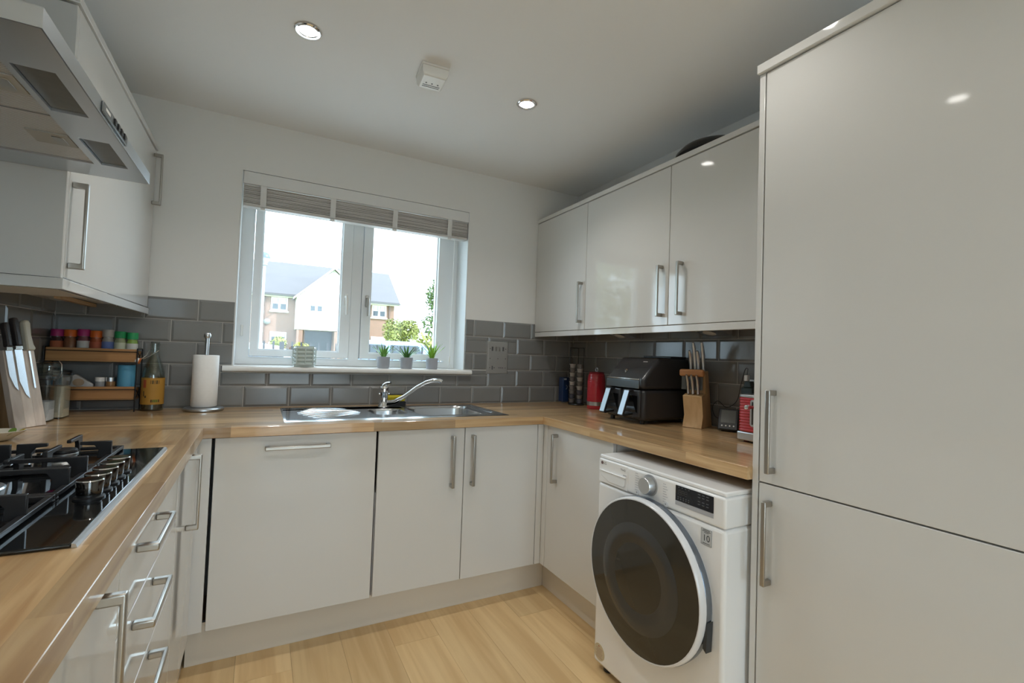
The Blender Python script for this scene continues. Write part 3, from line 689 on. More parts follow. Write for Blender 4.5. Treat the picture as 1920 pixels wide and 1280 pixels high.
def burner(x, y, r):
    b = MB().lathe([(0, 0), (r * 1.35, 0), (r * 1.3, .003), (r * .95, .004), (r * .95, .012), (r * 1.05, .014), (r * 1.05, .020), (r, .021), (0, .021)], (x, y, ZG), 32).build('burner', STEEL, hb, smooth=True)
    MB().lathe([(r * .2, .0215), (r * .98, .0215), (r * 1.0, .026), (r * .92, .030), (0, .0305)], (x, y, ZG), 32).build('burner_cap', IRON, b, smooth=True)
GX0, GX1 = .112, .478
def grate(y0, y1, burners):
    g = MB(); zb0, zb1 = ZG + .004, ZG + .0125; bw = .011
    for r in rect_sub([(GX0, GX1, y0, y1)], (GX0 + bw, GX1 - bw, y0 + bw, y1 - bw)): g.box(r[0], r[1], r[2], r[3], zb0, zb1)
    for (fx, fy) in ((GX0, y0), (GX1 - bw, y0), (GX0, y1 - bw), (GX1 - bw, y1 - bw)): g.box(fx, fx + bw, fy, fy + bw, ZG + .0002, zb0)
    top, th = ZG + .046, .010
    def finger(p, q):          # upright at p with a flat finger reaching towards q along one axis
        dx, dy = q[0] - p[0], q[1] - p[1]
        hw = .0045
        if abs(dx) > abs(dy):
            s = 1 if dx > 0 else -1
            poly = [(p[0], zb0), (p[0] + s * .028, zb0), (p[0] + s * .026, top - th - .012), (p[0] + s * .034, top - th), (q[0], top - th + .002), (q[0], top), (p[0], top)]
            g.prism(poly, 'y', p[1] - hw, p[1] + hw)
        else:
            s = 1 if dy > 0 else -1
            poly = [(p[1], zb0), (p[1] + s * .028, zb0), (p[1] + s * .026, top - th - .012), (p[1] + s * .034, top - th), (q[1], top - th + .002), (q[1], top), (p[1], top)]
            g.prism(poly, 'x', p[0] - hw, p[0] + hw)
    ym = (y0 + y1) / 2
    if len(burners) == 2:
        g.box((GX0 + GX1) / 2 - bw / 2, (GX0 + GX1) / 2 + bw / 2, y0 + bw, y1 - bw, zb0, zb1)
        for bx in burners:
            finger((bx, y0 + .001), (bx, ym - .03)); finger((bx, y1 - .001), (bx, ym + .03))
        finger((GX1 - .001, ym), (burners[0] + .03, ym)); finger((GX0 + .001, ym), (burners[1] - .03, ym))
        finger(((GX0 + GX1) / 2 + .005, ym), (burners[0] - .03, ym)); finger(((GX0 + GX1) / 2 - .005, ym), (burners[1] + .03, ym))
    else:
        for fy in (ym - .055, ym + .055):
            finger((GX1 - .001, fy), (.345, fy)); finger((GX0 + .001, fy), (.245, fy))
        for fx in (.24, .35):
            finger((fx, y0 + .001), (fx, ym - .045)); finger((fx, y1 - .001), (fx, ym + .045))
    return g.build('pan_support', IRON, hb, bevel=.0015, fix=True)
grate(-1.312, -1.072, (.385, .205)); grate(-1.560, -1.318, (.295,)); grate(-1.806, -1.566, (.385, .205))
burner(.385, -1.192, .026); burner(.205, -1.192, .036); burner(.295, -1.439, .052); burner(.385, -1.686, .036); burner(.205, -1.686, .026)

# ------------------------------------------------------------------ left corner of the worktop
sr = thing('spoon_rest', 'white ceramic spoon rest with green leaf decoration beside the hob', 'dish', (.10, -.80, TOP), math.radians(14))
CERAM = vary(mat('cream_ceramic', (.74, .70, .60), .15, coat=.3), (10, 10, 10), .03)
MB().lathe([(0, .001), (.05, .001), (.058, .004), (.084, .024), (.090, .029), (.086, .030), (.056, .009), (0, .006)], (0, 0, 0), 40, sx=1.0, sy=.62).build('dish', CERAM, sr, smooth=True, local=True)
GRN = mat('glaze_green', (.16, .26, .05), .25); YEL = mat('glaze_yellow', (.55, .42, .06), .25)
for i in range(9):
    a = i * .7; MB().lathe([(0, 0), (.010, 0), (.009, .0015), (0, .002)], (0, 0, 0), 12, sx=1.4).xf(Matrix.Translation((.074 * math.cos(a), .074 * .62 * math.sin(a), .0228)) @ Matrix.Rotation(a + .6, 4, 'Z') @ Matrix.Rotation(-.6, 4, 'Y')).build('painted_leaf', GRN if i % 3 else YEL, sr, smooth=True, local=True)

ang = math.atan2(.89, .456)                         # local x runs along the block's face
kb = thing('knife_board', 'leaning pale wooden magnetic knife block with laminated front', 'knife block', (.0904, -.5648, TOP), ang)
KL = .060; KH = .262
def lean(y, z): return y + KL * z / KH               # local y points to the wall
for i, (x0_, x1_) in enumerate(((0, .036), (.036, .070), (.070, .106))):
    MB().prism([(0, .001), (.020, .001), (.020 + KL, KH), (KL, KH)], 'x', x0_, x1_).build('stave', PALEW, kb, local=True, bevel=.0008)
MB().prism([(.0205, .001), (.070, .001), (.0205 + KL, KH - .004)], 'x', .001, .105).build('back_wedge', wood('walnut_side', (.30, .19, .10), (.22, .13, .06), 'z', .5), kb, local=True)
KBM = WM[kb.name].copy()
fs = Vector((0, KL, KH)).normalized(); fn = Vector((0, -KH, KL)).normalized()
BLADE = mat('knife_steel', (.66, .68, .72), .18, metal=1.0)
def board_knife(lab, x, tip, top, wd_, hlen, hmat, hw, cap, curve=0):
    t = thing('kitchen_knife', lab, 'knife', tuple(KBM @ Vector((x, 0, 0)))); t.rotation_euler = (0, 0, ang)
    WM[t.name] = Matrix.Translation(KBM @ Vector((x, 0, 0))) @ Matrix.Rotation(ang, 4, 'Z')
    M = Matrix((Vector((1, 0, 0)), fs, -fn)).transposed().to_4x4(); off = fn * .0022; M.translation = off
    poly = [(0, top), (wd_, top), (wd_, tip + wd_ * 2.2), (wd_ * .75, tip + wd_ * .9), (wd_ * .35, tip), (0, tip + .0)] if not curve else [(0, top), (wd_, top), (wd_, tip), (0, tip)]
    if not curve: poly = [(0, tip + wd_ * 2.4), (wd_ * .55, tip + wd_ * .6), (wd_, tip), (wd_, top), (0, top)]
    MB().prism(poly, 'z', -.001, .001).xf(M).build('blade', BLADE, t, local=True)
    h0 = top
    if cap:
        MB().prism([(.001, h0), (wd_ - .001, h0), (wd_ - .001, h0 + .012), (.001, h0 + .012)], 'z', -.006, .006).xf(M).build('bolster', CHROME, t, local=True, bevel=.001); h0 += .012
    c = wd_ / 2
    MB().prism([(c - hw * .85, h0), (c + hw * .9, h0), (c + hw * .8, h0 + hlen * .4), (c + hw, h0 + hlen * .85), (c + hw * .7, h0 + hlen), (c - hw * .7, h0 + hlen), (c - hw, h0 + hlen * .8), (c - hw * .8, h0 + hlen * .4)] if not curve else
               [(c - hw, h0), (c + hw * 1.0, h0), (c + hw * 1.5, h0 + .008), (c + hw, h0 + .022), (c + hw * .75, h0 + hlen * .5), (c + hw, h0 + hlen * .9), (c + hw * .6, h0 + hlen), (c - hw * .6, h0 + hlen), (c - hw, h0 + hlen * .9)], 'z', -.010, .010).xf(M).build('grip', hmat, t, local=True, bevel=.005, seg=3)
DKH = vary(mat('dark_grip', (.035, .028, .026), .4), (20, 20, 20), .2)
CRG = mat('cream_grip', (.66, .62, .50), .4)
board_knife('dark-handled utility knife on the block, nearest its walnut side', .006, .13, .268, .022, .085, DKH, .010, True)
board_knife('large dark-handled chef knife in the middle of the knife block', .036, .10, .272, .026, .100, DKH, .011, True)
board_knife('cream-handled honing steel on the knife block beside the canisters', .083, .135, .268, .006, .110, CRG, .0125, False, 1)

def canister(lab, x, y, w_, d_, h_, fill, fcol, rz=0.0):
    t = thing('food_canister', lab, 'canister', (x, y, TOP), rz, group='clear canisters in the corner')
    a, b = w_ / 2, d_ / 2
    mb = MB(); o_ = rrect(-a, a, -b, b, .014, 4); i_ = rrect(-a + .002, a - .002, -b + .002, b - .002, .012, 4); n = len(o_)
    L_ = [[(p[0] * .94, p[1] * .94, .001) for p in o_], [(p[0], p[1], h_) for p in o_], [(p[0], p[1], h_) for p in i_], [(p[0] * .93, p[1] * .93, .004) for p in i_]]
    for q in L_: mb.v += [Vector(p) for p in q]
    for k in range(3):
        for i in range(n): mb.f.append((k * n + i, k * n + (i + 1) % n, (k + 1) * n + (i + 1) % n, (k + 1) * n + i))
    mb.f += [tuple(range(n - 1, -1, -1)), tuple(range(3 * n, 4 * n))]
    mb.build('tub', CLEARP, t, local=True, smooth=True)
    MB().prism([(p[0] * .90, p[1] * .90) for p in o_], 'z', .006, fill).build('contents', vary(mat('fill_%d' % int(fcol[2] * 1000), fcol, .95), (90, 90, 90), .12, .4), t, local=True)
    MB().prism([(p[0] * 1.06, p[1] * 1.06) for p in o_], 'z', h_ + .0005, h_ + .016).build('lid', CLEARP, t, local=True, bevel=.004)
canister('clear canister of white flour standing next to the knife block', .086, -.372, .078, .085, .155, .075, (.80, .80, .80))
canister('clear canister of beige oats next to the spice rack', .098, -.272, .085, .095, .160, .125, (.68, .60, .44))
gj = thing('clip_jar', 'small clip-top glass jar behind the clear canisters', 'jar', (.050, -.172, TOP))
MB().lathe([(0, .001), (.040, .001), (.043, .006), (.043, .155), (.034, .178), (.034, .190), (.031, .190), (.031, .177), (.040, .154), (.040, .008), (0, .005)], (.050, -.172, TOP), 28).build('glass', CLEARG, gj, smooth=True)
MB().lathe([(.0, .1915), (.036, .1915), (.037, .198), (.030, .212), (0, .215)], (.050, -.172, TOP), 28).build('lid', CLEARG, gj, smooth=True)
MB().tube([(.088, -.190, TOP + .150), (.094, -.192, TOP + .175), (.092, -.190, TOP + .205), (.082, -.188, TOP + .220)], .0018, 6).build('clip', CHROME, gj, smooth=True)

# spice rack with two trays
rk = thing('spice_rack', 'two-tier spice rack with black wire frame and wooden trays', 'rack', (.17, -.08, TOP))
RKX0, RKX1, RY0, RY1 = .016, .322, -.128, -.028
mb = MB(); wr = .0026
BLKW = mat('black_wire', (.012, .012, .013), .4)
for x in (RKX0, RKX1):
    for y in (RY0, RY1):
        MB().tube([(x, y, TOP + .0005), (x, y, TOP + .276)], wr, 8).build('upright', BLKW, rk, smooth=True)
    MB().tube([(x, RY0, TOP + .276), (x, RY1, TOP + .276)], wr, 8).build('top_rail', BLKW, rk, smooth=True)
    for z0_ in (.053, .217):
        MB().tube([(x, RY0, TOP + z0_), (x, RY1, TOP + z0_ + .05)], wr * .8, 6).build('cross_wire', BLKW, rk, smooth=True)
        MB().tube([(x, RY1, TOP + z0_), (x, RY0, TOP + z0_ + .05)], wr * .8, 6).build('cross_wire', BLKW, rk, smooth=True)
for z0_ in (.052, .216):
    zb = TOP + z0_
    tr = MB().box(RKX0 + .004, RKX1 - .004, RY0 + .005, RY1 - .004, zb, zb + .006).build('tray', RACKW, rk)
    MB().box(RKX0 + .004, RKX1 - .004, RY0 + .0035, RY0 + .0105, zb + .0062, zb + .058).build('tray_front', RACKW, tr, bevel=.001)
    MB().box(RKX0 + .004, RKX1 - .004, RY1 - .010, RY1 - .004, zb + .0062, zb + .050).build('tray_back', RACKW, tr)
    for x in (RKX0 + .004, RKX1 - .010): MB().box(x, x + .006, RY0 + .0107, RY1 - .0102, zb + .0062, zb + .050).build('tray_end', RACKW, tr)
    for zz in (.0, .046):
        MB().tube([(RKX0, RY0 - .0005, zb + zz), (RKX1, RY0 - .0005, zb + zz)], wr * .8, 6).build('front_wire', BLKW, rk, smooth=True)
def spice(x, lidc, body, lab_c, lab, r=.0205, h=.098, lidh=.029, dz=0.0):
    z = TOP + .2225; h += dz
    t = thing('spice_jar', lab, 'spice jar', (x, -.080, z), group='spice jars on the top tray')
    MB().lathe([(0, .0005), (r, .0005), (r, h * .86), (r * .86, h * .93), (r * .86, h - .001), (0, h - .001)], (x, -.080, z), 22).build('glass', mat('spice_%d_%d' % (int(body[0] * 100), int(body[2] * 100)), body, .15, coat=.5), t, smooth=True)
    if lab_c: MB().lathe([(r + .0004, h * .20), (r + .0008, h * .20), (r + .0008, h * .80), (r + .0004, h * .80)], (x, -.080, z), 22).build('paper_label', mat('label_%d_%d' % (int(lab_c[0] * 100), int(lab_c[2] * 100)), lab_c, .7), t, smooth=True)
    MB().lathe([(0, h), (r * 1.02, h), (r * 1.02, h + lidh - .002), (r * .96, h + lidh), (0, h + lidh)], (x, -.080, z), 22).build('lid', mat('lid_%d_%d' % (int(lidc[0] * 100), int(lidc[2] * 100)), lidc, .4), t, smooth=True)
MAG, ORA, GRE, GRY = (.38, .03, .16), (.60, .13, .02), (.02, .30, .10), (.42, .40, .37)
HJ = .030
spice(.041, MAG, (.06, .03, .03), (.42, .12, .05), 'dark spice jar with magenta lid at the canister end of the rack')
spice(.083, ORA, (.20, .08, .04), None, 'brown spice jar with orange lid between two magenta lids')
spice(.1265, MAG, (.16, .06, .07), (.55, .55, .53), 'magenta-lidded spice jar with white paper label', dz=.004)
spice(.1675, ORA, (.34, .08, .03), (.40, .10, .05), 'red-brown spice jar with orange lid beside the grey-lidded one')
spice(.2085, GRY, (.35, .34, .32), (.14, .20, .45), 'spice jar with grey lid and blue label', dz=.004, lidh=.032)
spice(.2505, GRE, (.30, .34, .20), (.52, .55, .42), 'green-lidded spice jar with pale label beside the blue label jar', dz=.001)
spice(.2930, GRE, (.22, .36, .08), (.60, .62, .58), 'green-lidded spice jar at the bottle end of the rack', dz=-.002)
ZL = TOP + .0585
bx = thing('food_tub', 'squat tub with black lid on the lower tray', 'tub', (.058, -.075, ZL))
MB().lathe([(0, .0005), (.034, .0005), (.036, .096), (0, .096)], (.056, -.075, ZL), 26).build('tub', vary(mat('grey_card', (.55, .52, .48), .6), (30, 30, 30), .1), bx, smooth=True)
MB().lathe([(0, .0965), (.038, .0965), (.038, .117), (0, .117)], (.056, -.075, ZL), 26).build('lid', BLACKP, bx, smooth=True)
MB().box(.046, .066, -.1145, -.1132, ZL + .098, ZL + .115).build('price_label', mat('cream_label', (.62, .55, .42), .7), bx)
pk = thing('seasoning_packet', 'folded white seasoning packet leaning on the lower tray', 'packet', (.125, -.085, ZL))
MB().prism([(.098, ZL + .0008), (.172, ZL + .0008), (.168, ZL + .060), (.112, ZL + .102), (.096, ZL + .096)], 'y', -.094, -.072).build('sachet', vary(mat('packet_paper', (.58, .57, .56), .6), (30, 30, 30), .15), pk, bevel=.002)
MB().lathe([(0, 0), (.016, 0), (.016, .001), (0, .001)], (0, 0, 0), 20, sx=1.2).xf(Matrix.Translation((.122, -.0945, ZL + .068)) @ Matrix.Rotation(math.pi / 2, 4, 'X')).build('printed_motif', mat('motif_tan', (.50, .36, .24), .6), pk)
for (x, lab, c) in ((.190, 'small round glass jar with grey contents on lower tray', (.32, .33, .34)), (.226, 'small round jar with silver lid next to the blue tub', (.30, .16, .07))):
    t = thing('small_jar', lab, 'jar', (x, -.080, ZL), group='small jars on the lower tray')
    MB().lathe([(0, .0005), (.016, .0005), (.017, .003), (.017, .072), (0, .072)], (x, -.080, ZL), 20).build('glass', mat('jarfill_%d' % int(c[0] * 100 + c[2] * 1000), c, .15, coat=.6), t, smooth=True)
    MB().lathe([(0, .0725), (.0175, .0725), (.0175, .090), (0, .090)], (x, -.080, ZL), 20).build('lid', STEEL if x > .2 else WHITEP, t, smooth=True)
tag(MB().lathe([(0, .0005), (.0315, .0005), (.0325, .003), (.0325, .143), (.0315, .145), (0, .145)], (.2795, -.078, ZL), 28).build('salt_tub', vary(mat('blue_tub', (.10, .34, .52), .5), (20, 20, 20), .05), smooth=True), 'plain blue cylindrical tub on the lower tray', 'tub')

# swing-top bottle
bo = thing('oil_bottle', 'swing-top glass bottle with amber paper label', 'bottle', (.376, -.078, TOP))
BP = [(0, .001), (.040, .001), (.043, .006), (.043, .150), (.041, .172), (.033, .205), (.0205, .238), (.0165, .262), (.0165, .292), (.0185, .293), (.0185, .302), (.013, .303)]
MB().lathe(BP + [(.013, .26), (.017, .236), (.030, .203), (.038, .170), (.040, .148), (.040, .008), (0, .006)], (.376, -.078, TOP), 30).build('glass', CLEARG, bo, smooth=True)
MB().lathe([(0, .009), (.0385, .009), (.0385, .045), (0, .045)], (.376, -.078, TOP), 26).build('oil', mat('dark_oil', (.05, .035, .015), .1), bo, smooth=True)
AM = vary(mat('amber_label', (.46, .24, .04), .6), (14, 14, 14), .12)
MB().lathe([(.0434, .030), (.0438, .030), (.0438, .148), (.0434, .148)], (.376, -.078, TOP), 30).build('paper_label', AM, bo, smooth=True)
LD = mat('label_dark', (.06, .045, .02), .7); LR = mat('label_red', (.38, .08, .03), .7); LG = mat('label_green', (.10, .18, .03), .7)
def lab_mark(a0, z0, z1, w_, m):
    mbk = MB(); n = 4
    for i in range(n + 1):
        a = a0 + w_ * i / n
        for z in (z0, z1): mbk.v.append(Vector((.376 + .0440 * math.cos(a), -.078 + .0440 * math.sin(a), TOP + z)))
    for i in range(n): mbk.f.append((2 * i, 2 * i + 2, 2 * i + 3, 2 * i + 1))
    mbk.build('printed_mark', m, bo)
lab_mark(-2.3, .105, .140, .3, LR)
for k in range(5): lab_mark(-1.65 + k * .17, .122, .138, .11, LD if k % 2 else mat('label_brown', (.26, .13, .03), .7))
for k in range(5): lab_mark(-1.55 + k * .16, .040, .052, .11, LG if 0 < k < 4 else LD)
lab_mark(-2.25, .066, .090, .10, LD); lab_mark(-2.1, .060, .070, .15, LD)
MB().lathe([(0, .3035), (.016, .3035), (.017, .306), (.015, .312), (0, .313)], (.376, -.078, TOP), 20).build('seal', mat('grey_rubber', (.10, .11, .10), .7), bo, smooth=True)
for s in (-1, 1): MB().tube([(.376 + s * .017, -.095, TOP + .272), (.360 + s * .008, -.110, TOP + .250), (.338 + s * .004, -.112, TOP + .232)], .0014, 6).build('wire_bail', CHROME, bo, smooth=True)
st = MB().lathe([(0, 0), (.010, 0), (.0125, .006), (.012, .016), (.006, .022), (0, .022)], (0, 0, 0), 18).xf(frame_M((.330, -.113, TOP + .222), (0, -1, 0), (.3, 0, 1))).build('stopper', WHITEP, bo, smooth=True)
MB().lathe([(.0095, -.001), (.0135, 0), (.0135, .004), (.0095, .005)], (0, 0, 0), 18).xf(frame_M((.331, -.113, TOP + .2225), (0, -1, 0), (.3, 0, 1))).build('gasket', mat('orange_rubber', (.62, .16, .03), .6), st, smooth=True)

# kitchen roll on its stand
ks = thing('kitchen_roll_stand', 'chrome kitchen roll stand with round base and tall pole', 'roll holder', (.578, -.118, TOP))
MB().lathe([(0, .0005), (.078, .0005), (.082, .004), (.082, .011), (.076, .016), (.02, .018), (0, .018)], (.578, -.118, TOP), 40).build('base', STEEL, ks, smooth=True)
MB().lathe([(0, .018), (.0085, .018), (.0085, .335), (.010, .336), (.0145, .344), (.0145, .354), (.010, .361), (0, .362)], (.578, -.118, TOP), 20).build('pole', STEEL, ks, smooth=True)
kr = thing('kitchen_roll', 'white paper kitchen roll on the chrome stand', 'kitchen roll', (.578, -.118, TOP + .0185))
MB().lathe([(.020, .0187), (.050, .0187), (.0525, .022), (.0525, .255), (.051, .258), (.020, .258), (.020, .0187)], (.578, -.118, TOP), 40).build('paper', PAPER, kr, smooth=True)

# ------------------------------------------------------------------ washing machine
WX, WY0, WY1, WZ0, WZ1 = 2.015, -1.814, -1.230, .030, .836
wm = thing('washing_machine', 'white front-loading washing machine with large dark round door', 'washing machine', (2.3, -1.522, 0))
MB().box(WX, 2.60, WY0, WY1, WZ0, .7265).build('body', WHITEEN, wm, bevel=.012, seg=4)
MB().box(WX - .001, 2.60, WY0, WY1, .7285, .8215).build('control_fascia', WHITEEN, wm, bevel=.008, seg=3)
MB().box(WX + .004, 2.60, WY0 + .002, WY1 - .002, .8220, WZ1).build('top_cover', WHITEEN, wm, bevel=.005, seg=3)
for (x, y) in ((2.06, -1.77), (2.06, -1.275), (2.55, -1.77), (2.55, -1.275)):
    MB().lathe([(0, .0005), (.022, .0005), (.022, .018), (.012, .020), (.012, .0305), (0, .0305)], (x, y, 0), 16).build('foot', BLACKP, wm, smooth=True)
MB().box(WX + .03, WX + .035, WY0 + .02, WY1 - .02, .0205, .036).build('kick_strip', BLACKP, wm)
FX = WX - .001
# detergent drawer with grip
dr = MB().box(FX - .0015, FX + .01, -1.402, -1.238, .7315, .8185).build('detergent_drawer', WHITEEN, wm, bevel=.001)
MB().prism([(-1.248, .776), (-1.392, .776), (-1.390, .749), (-1.380, .741), (-1.30, .741), (-1.256, .758)], 'x', FX - .0045, FX - .0016).build('grip', mat('grip_white', (.86, .87, .88), .2, coat=.4), dr, bevel=.0012)
MB().prism([(-1.247, .7795), (-1.393, .7795), (-1.393, .7765), (-1.247, .7765)], 'x', FX - .0085, FX - .0016).build('grip_lip', WHITEEN, dr, bevel=.0008)
kn = MB().lathe([(0, -.030), (.0265, -.030), (.0285, -.027), (.0300, -.004), (.0300, 0), (0, 0)], (FX, -1.513, .783), 40, 'x').build('program_dial', STEEL, wm, smooth=True)
MB().lathe([(.0345, -.0012), (.0365, -.0012), (.0365, 0), (.0345, 0)], (FX, -1.513, .783), 40, 'x').build('dial_ring', mat('ring_grey', (.45, .46, .48), .3), kn)
ds = MB().box(FX - .0015, FX, -1.774, -1.628, .7655, .8145).build('display', mat('display_black', (.012, .013, .018), .12), wm, bevel=.0006)
MB().box(FX - .0013, FX, -1.774, -1.628, .7515, .7650).build('display_strip', mat('strip_grey', (.42, .43, .46), .4), wm)
DIM = mat('display_dim', (.14, .15, .16), .4)
for r in range(4):
    for c in range(3): MB().box(FX - .0019, FX - .0015, -1.7215 - c * .0155 + .0045, -1.7215 - c * .0155 - .0045, .8065 - r * .0085 - .0042 * (r > 1), .8085 - r * .0085 - .0042 * (r > 1)).build('display_mark', DIM, ds)
for c in range(4): MB().box(FX - .0019, FX - .0015, -1.640 - c * .0135, -1.6435 - c * .0135, .8080, .8110).build('display_mark', DIM, ds)
for c in range(5):
    for r in range(2): MB().box(FX - .0019, FX - .0015, -1.638 - c * .0105, -1.6415 - c * .0105, .7770 - r * .006, .7795 - r * .006).build('display_mark', DIM, ds)
def seg7(y, z, h, w_):
    for (a0, a1, b0, b1) in ((0, w_, h - .0015, h), (0, w_, h / 2 - .0008, h / 2 + .0008), (0, w_, 0, .0015), (0, .0014, 0, h), (w_ - .0014, w_, 0, h)):
        MB().box(FX - .0019, FX - .0015, y - a0, y - a1, z + b0, z + b1).build('digit_segment', mat('digit_dim', (.07, .07, .07), .4), ds)
for i in range(3): seg7(-1.641 - i * .0125, .7865, .0155, .0095)
TXT = mat('print_grey', (.22, .22, .24), .6); TXL = mat('print_pale', (.48, .49, .52), .6)
def wm_text(n, s, y, z, size, m=TXT): return text(n, s, size, m, wm, frame_M((FX - .0021, y, z), (0, -1, 0), (0, 0, 1)))
MB().lathe([(0, -.0008), (.0065, -.0008), (.0065, 0), (0, 0)], (FX - .0015, -1.2555, .807), 24, 'x').build('logo_disc', mat('logo_maroon', (.16, .10, .10), .5), wm)
wm_text('logo_text', 'LG', -1.2725, .807, .0150); wm_text('model_text', 'ThinQ', -1.376, .804, .0105); 
for i in range(3): MB().box(FX - .0019, FX - .0015, -1.378 - i * .006, -1.3815 - i * .006, .7835, .7870).build('print_mark', TXT, wm)
for s, y in ((0, -1.452), (1, -1.573)):
    for r in range(8):
        MB().box(FX - .0004, FX + .0001, y + (.0 if s else .012), y - (.013 if s else .002) - .004 * ((r * 7) % 3), .8085 - r * .0082 - (.0015 if not s else .006), .8105 - r * .0082 - (.0015 if not s else .006)).build('program_print', TXL, wm)
for (y, z, r) in ((-1.452, .742, .0085), (-1.588, .7395, .0095)):
    b = MB().lathe([(0, -.0012), (r, -.0012), (r, 0), (0, 0)], (FX, y, z), 24, 'x').build('push_button', mat('button_white', (.74, .75, .77), .3), wm)
    MB().prism([(y + .003, z - .003), (y + .003, z + .003), (y - .002, z)], 'x', FX - .0015, FX - .0012).build('symbol', TXT, b)
# door
DC = (WX, -1.517, .478)
door = MB().lathe([(.250, .0), (.2605, -.002), (.2625, -.030), (.2610, -.044), (.2570, -.0500), (.2535, -.0500), (.2535, -.040), (.2535, .0)], DC, 72, 'x').build('door', mat('door_rim_white', (.74, .75, .77), .2, coat=.3), wm, smooth=True)
MB().lathe([(.2608, -.0035), (.2626, -.005), (.2640, -.026), (.2627, -.0285)], DC, 72, 'x').build('chrome_band', mat('band_grey', (.20, .23, .27), .15, metal=.7), door, smooth=True)
SMOKE = mat('smoked_glass', (.030, .028, .022), .05, coat=.3)
n_, l_ = nodes(SMOKE); b_ = n_['Principled BSDF']; b_.inputs['Transmission Weight'].default_value = 0.0
MB().lathe([(.2533, -.0490), (.20, -.0525), (.14, -.0555), (.07, -.0572), (0, -.0578)], DC, 72, 'x').build('door_glass', SMOKE, door, smooth=True)
PORT = mat('porthole_grey', (.042, .043, .042), .14, coat=.3)
MB().lathe([(.132, -.0562), (.140, -.0585), (.155, -.0580), (.172, -.0555), (.178, -.0539)], DC, 72, 'x').build('porthole_ring', PORT, door, smooth=True)
MB().prism([(DC[1] - .2585, .445), (DC[1] - .2655, .455), (DC[1] - .2620, .365), (DC[1] - .2500, .375)], 'x', WX - .028, WX - .004).build('door_grip', mat('grip_dark', (.03, .035, .04), .3), door)
# ten-year sticker and round energy sticker
sk2 = MB().box(FX - .0012, FX + .0010, -1.7700, -1.7315, .6640, .7120).build('sticker', mat('sticker_grey', (.52, .53, .53), .5), wm)
text('sticker_text', '10', .0270, mat('sticker_ink', (.03, .03, .035), .5), sk2, frame_M((FX - .0014, -1.7508, .684), (0, -1, 0), (0, 0, 1)))
for (z, wd_) in ((.7085, .024), (.7045, .030), (.7005, .016), (.6690, .026)): MB().box(FX - .0015, FX - .0012, -1.7508 - wd_ / 2, -1.7508 + wd_ / 2, z - .0008, z + .0008).build('sticker_line', mat('sticker_ink', (0, 0, 0)), sk2)
for r in rect_sub([(-1.7700, -1.7315, .6640, .7120)], (-1.7692, -1.7323, .6648, .7112)): MB().box(FX - .0014, FX - .0012, r[0], r[1], r[2], r[3]).build('sticker_border', mat('sticker_ink', (0, 0, 0)), sk2)
rs = MB().lathe([(0, -.0008), (.0315, -.0008), (.0315, .0), (0, 0)], (WX, -1.268, .078), 36, 'x').build('round_sticker', mat('round_cream', (.68, .66, .60), .5), wm)
MB().lathe([(.0285, -.0011), (.0315, -.0011), (.0315, -.0008), (.0285, -.0008)], (WX, -1.268, .078), 36, 'x').build('sticker_rim', mat('rim_gold', (.58, .50, .34), .4), rs)
MB().box(WX - .0012, WX - .0008, -1.262, -1.268, .097, .101).build('sticker_mark', mat('ink_red', (.45, .06, .05), .6), rs)
for i in range(7): MB().box(WX - .0012, WX - .0008, -1.268 - .019 + (i % 3) * .003, -1.268 + .019 - (i % 2) * .004, .090 - i * .0055, .0915 - i * .0055).build('sticker_line', mat('ink_warm', (.36, .20, .16), .6), rs)

# ------------------------------------------------------------------ air fryer
af = thing('air_fryer', 'black dual-drawer air fryer with silver-fronted handles', 'air fryer', (2.56, -.925, TOP))
AY0, AY1 = -1.062, -.788
MB().prism([(2.404, 1.076), (2.402, 1.120), (2.408, 1.130), (2.500, 1.224), (2.512, 1.229), (2.720, 1.229), (2.728, 1.076)], 'y', AY0, AY1).build('upper_body', DARKP, af, bevel=.018, seg=4)
MB().box(2.408, 2.726, AY0, AY1, TOP + .016, 1.0745).build('lower_body', DARKP, af, bevel=.018, seg=4)
MB().box(2.398, 2.4035, AY0 + .026, AY1 - .010, 1.079, 1.119).build('control_band', mat('band_steel', (.20, .23, .25), .22, metal=.8), af, bevel=.002)
MB().box(2.3985, 2.4060, AY0 + .028, AY1 - .010, 1.1205, 1.1265).build('chrome_trim', CHROME, af, bevel=.002)
MB().box(2.60, 2.71, AY0 + .02, AY1 - .06, 1.2295, 1.240).build('rear_vent', BLACKP, af, bevel=.004)
for (x, y) in ((2.43, AY0 + .03), (2.43, AY1 - .03), (2.70, AY0 + .03), (2.70, AY1 - .03)): MB().lathe([(0, .0005), (.012, .0005), (.012, .0165), (0, .0165)], (x, y, TOP), 14).build('foot', BLACKP, af, smooth=True)
for yc in (-.848, -.985):
    d = MB().box(2.398, 2.412, yc - .060, yc + .058, TOP + .030, 1.0725).build('drawer', DARKP, af, bevel=.006, seg=3)
    hp = [(2.400, 1.072), (2.374, 1.070), (2.334, .955), (2.336, .947), (2.344, .944), (2.400, .953), (2.400, .962), (2.350, .956), (2.346, .959), (2.380, 1.060), (2.400, 1.063)]
    MB().prism(hp, 'y', yc - .016, yc + .018).build('drawer_handle', BLACKP, d, bevel=.0015, fix=True)
    MB().prism([(2.3735, 1.069), (2.3705, 1.0685), (2.3305, .954), (2.3335, .9535)], 'y', yc - .0150, yc + .0170).build('handle_blade', mat('blade_silver', (.42, .47, .53), .35, metal=.6), d)
    MB().box(2.3960, 2.3979, yc - .045, yc + .050, .965, 1.045).build('window', BLACKG, d, bevel=.0005)
LM_ = frame_M((2.4352, -.905, 1.1606), (0, -1, 0), (.7, 0, .714))
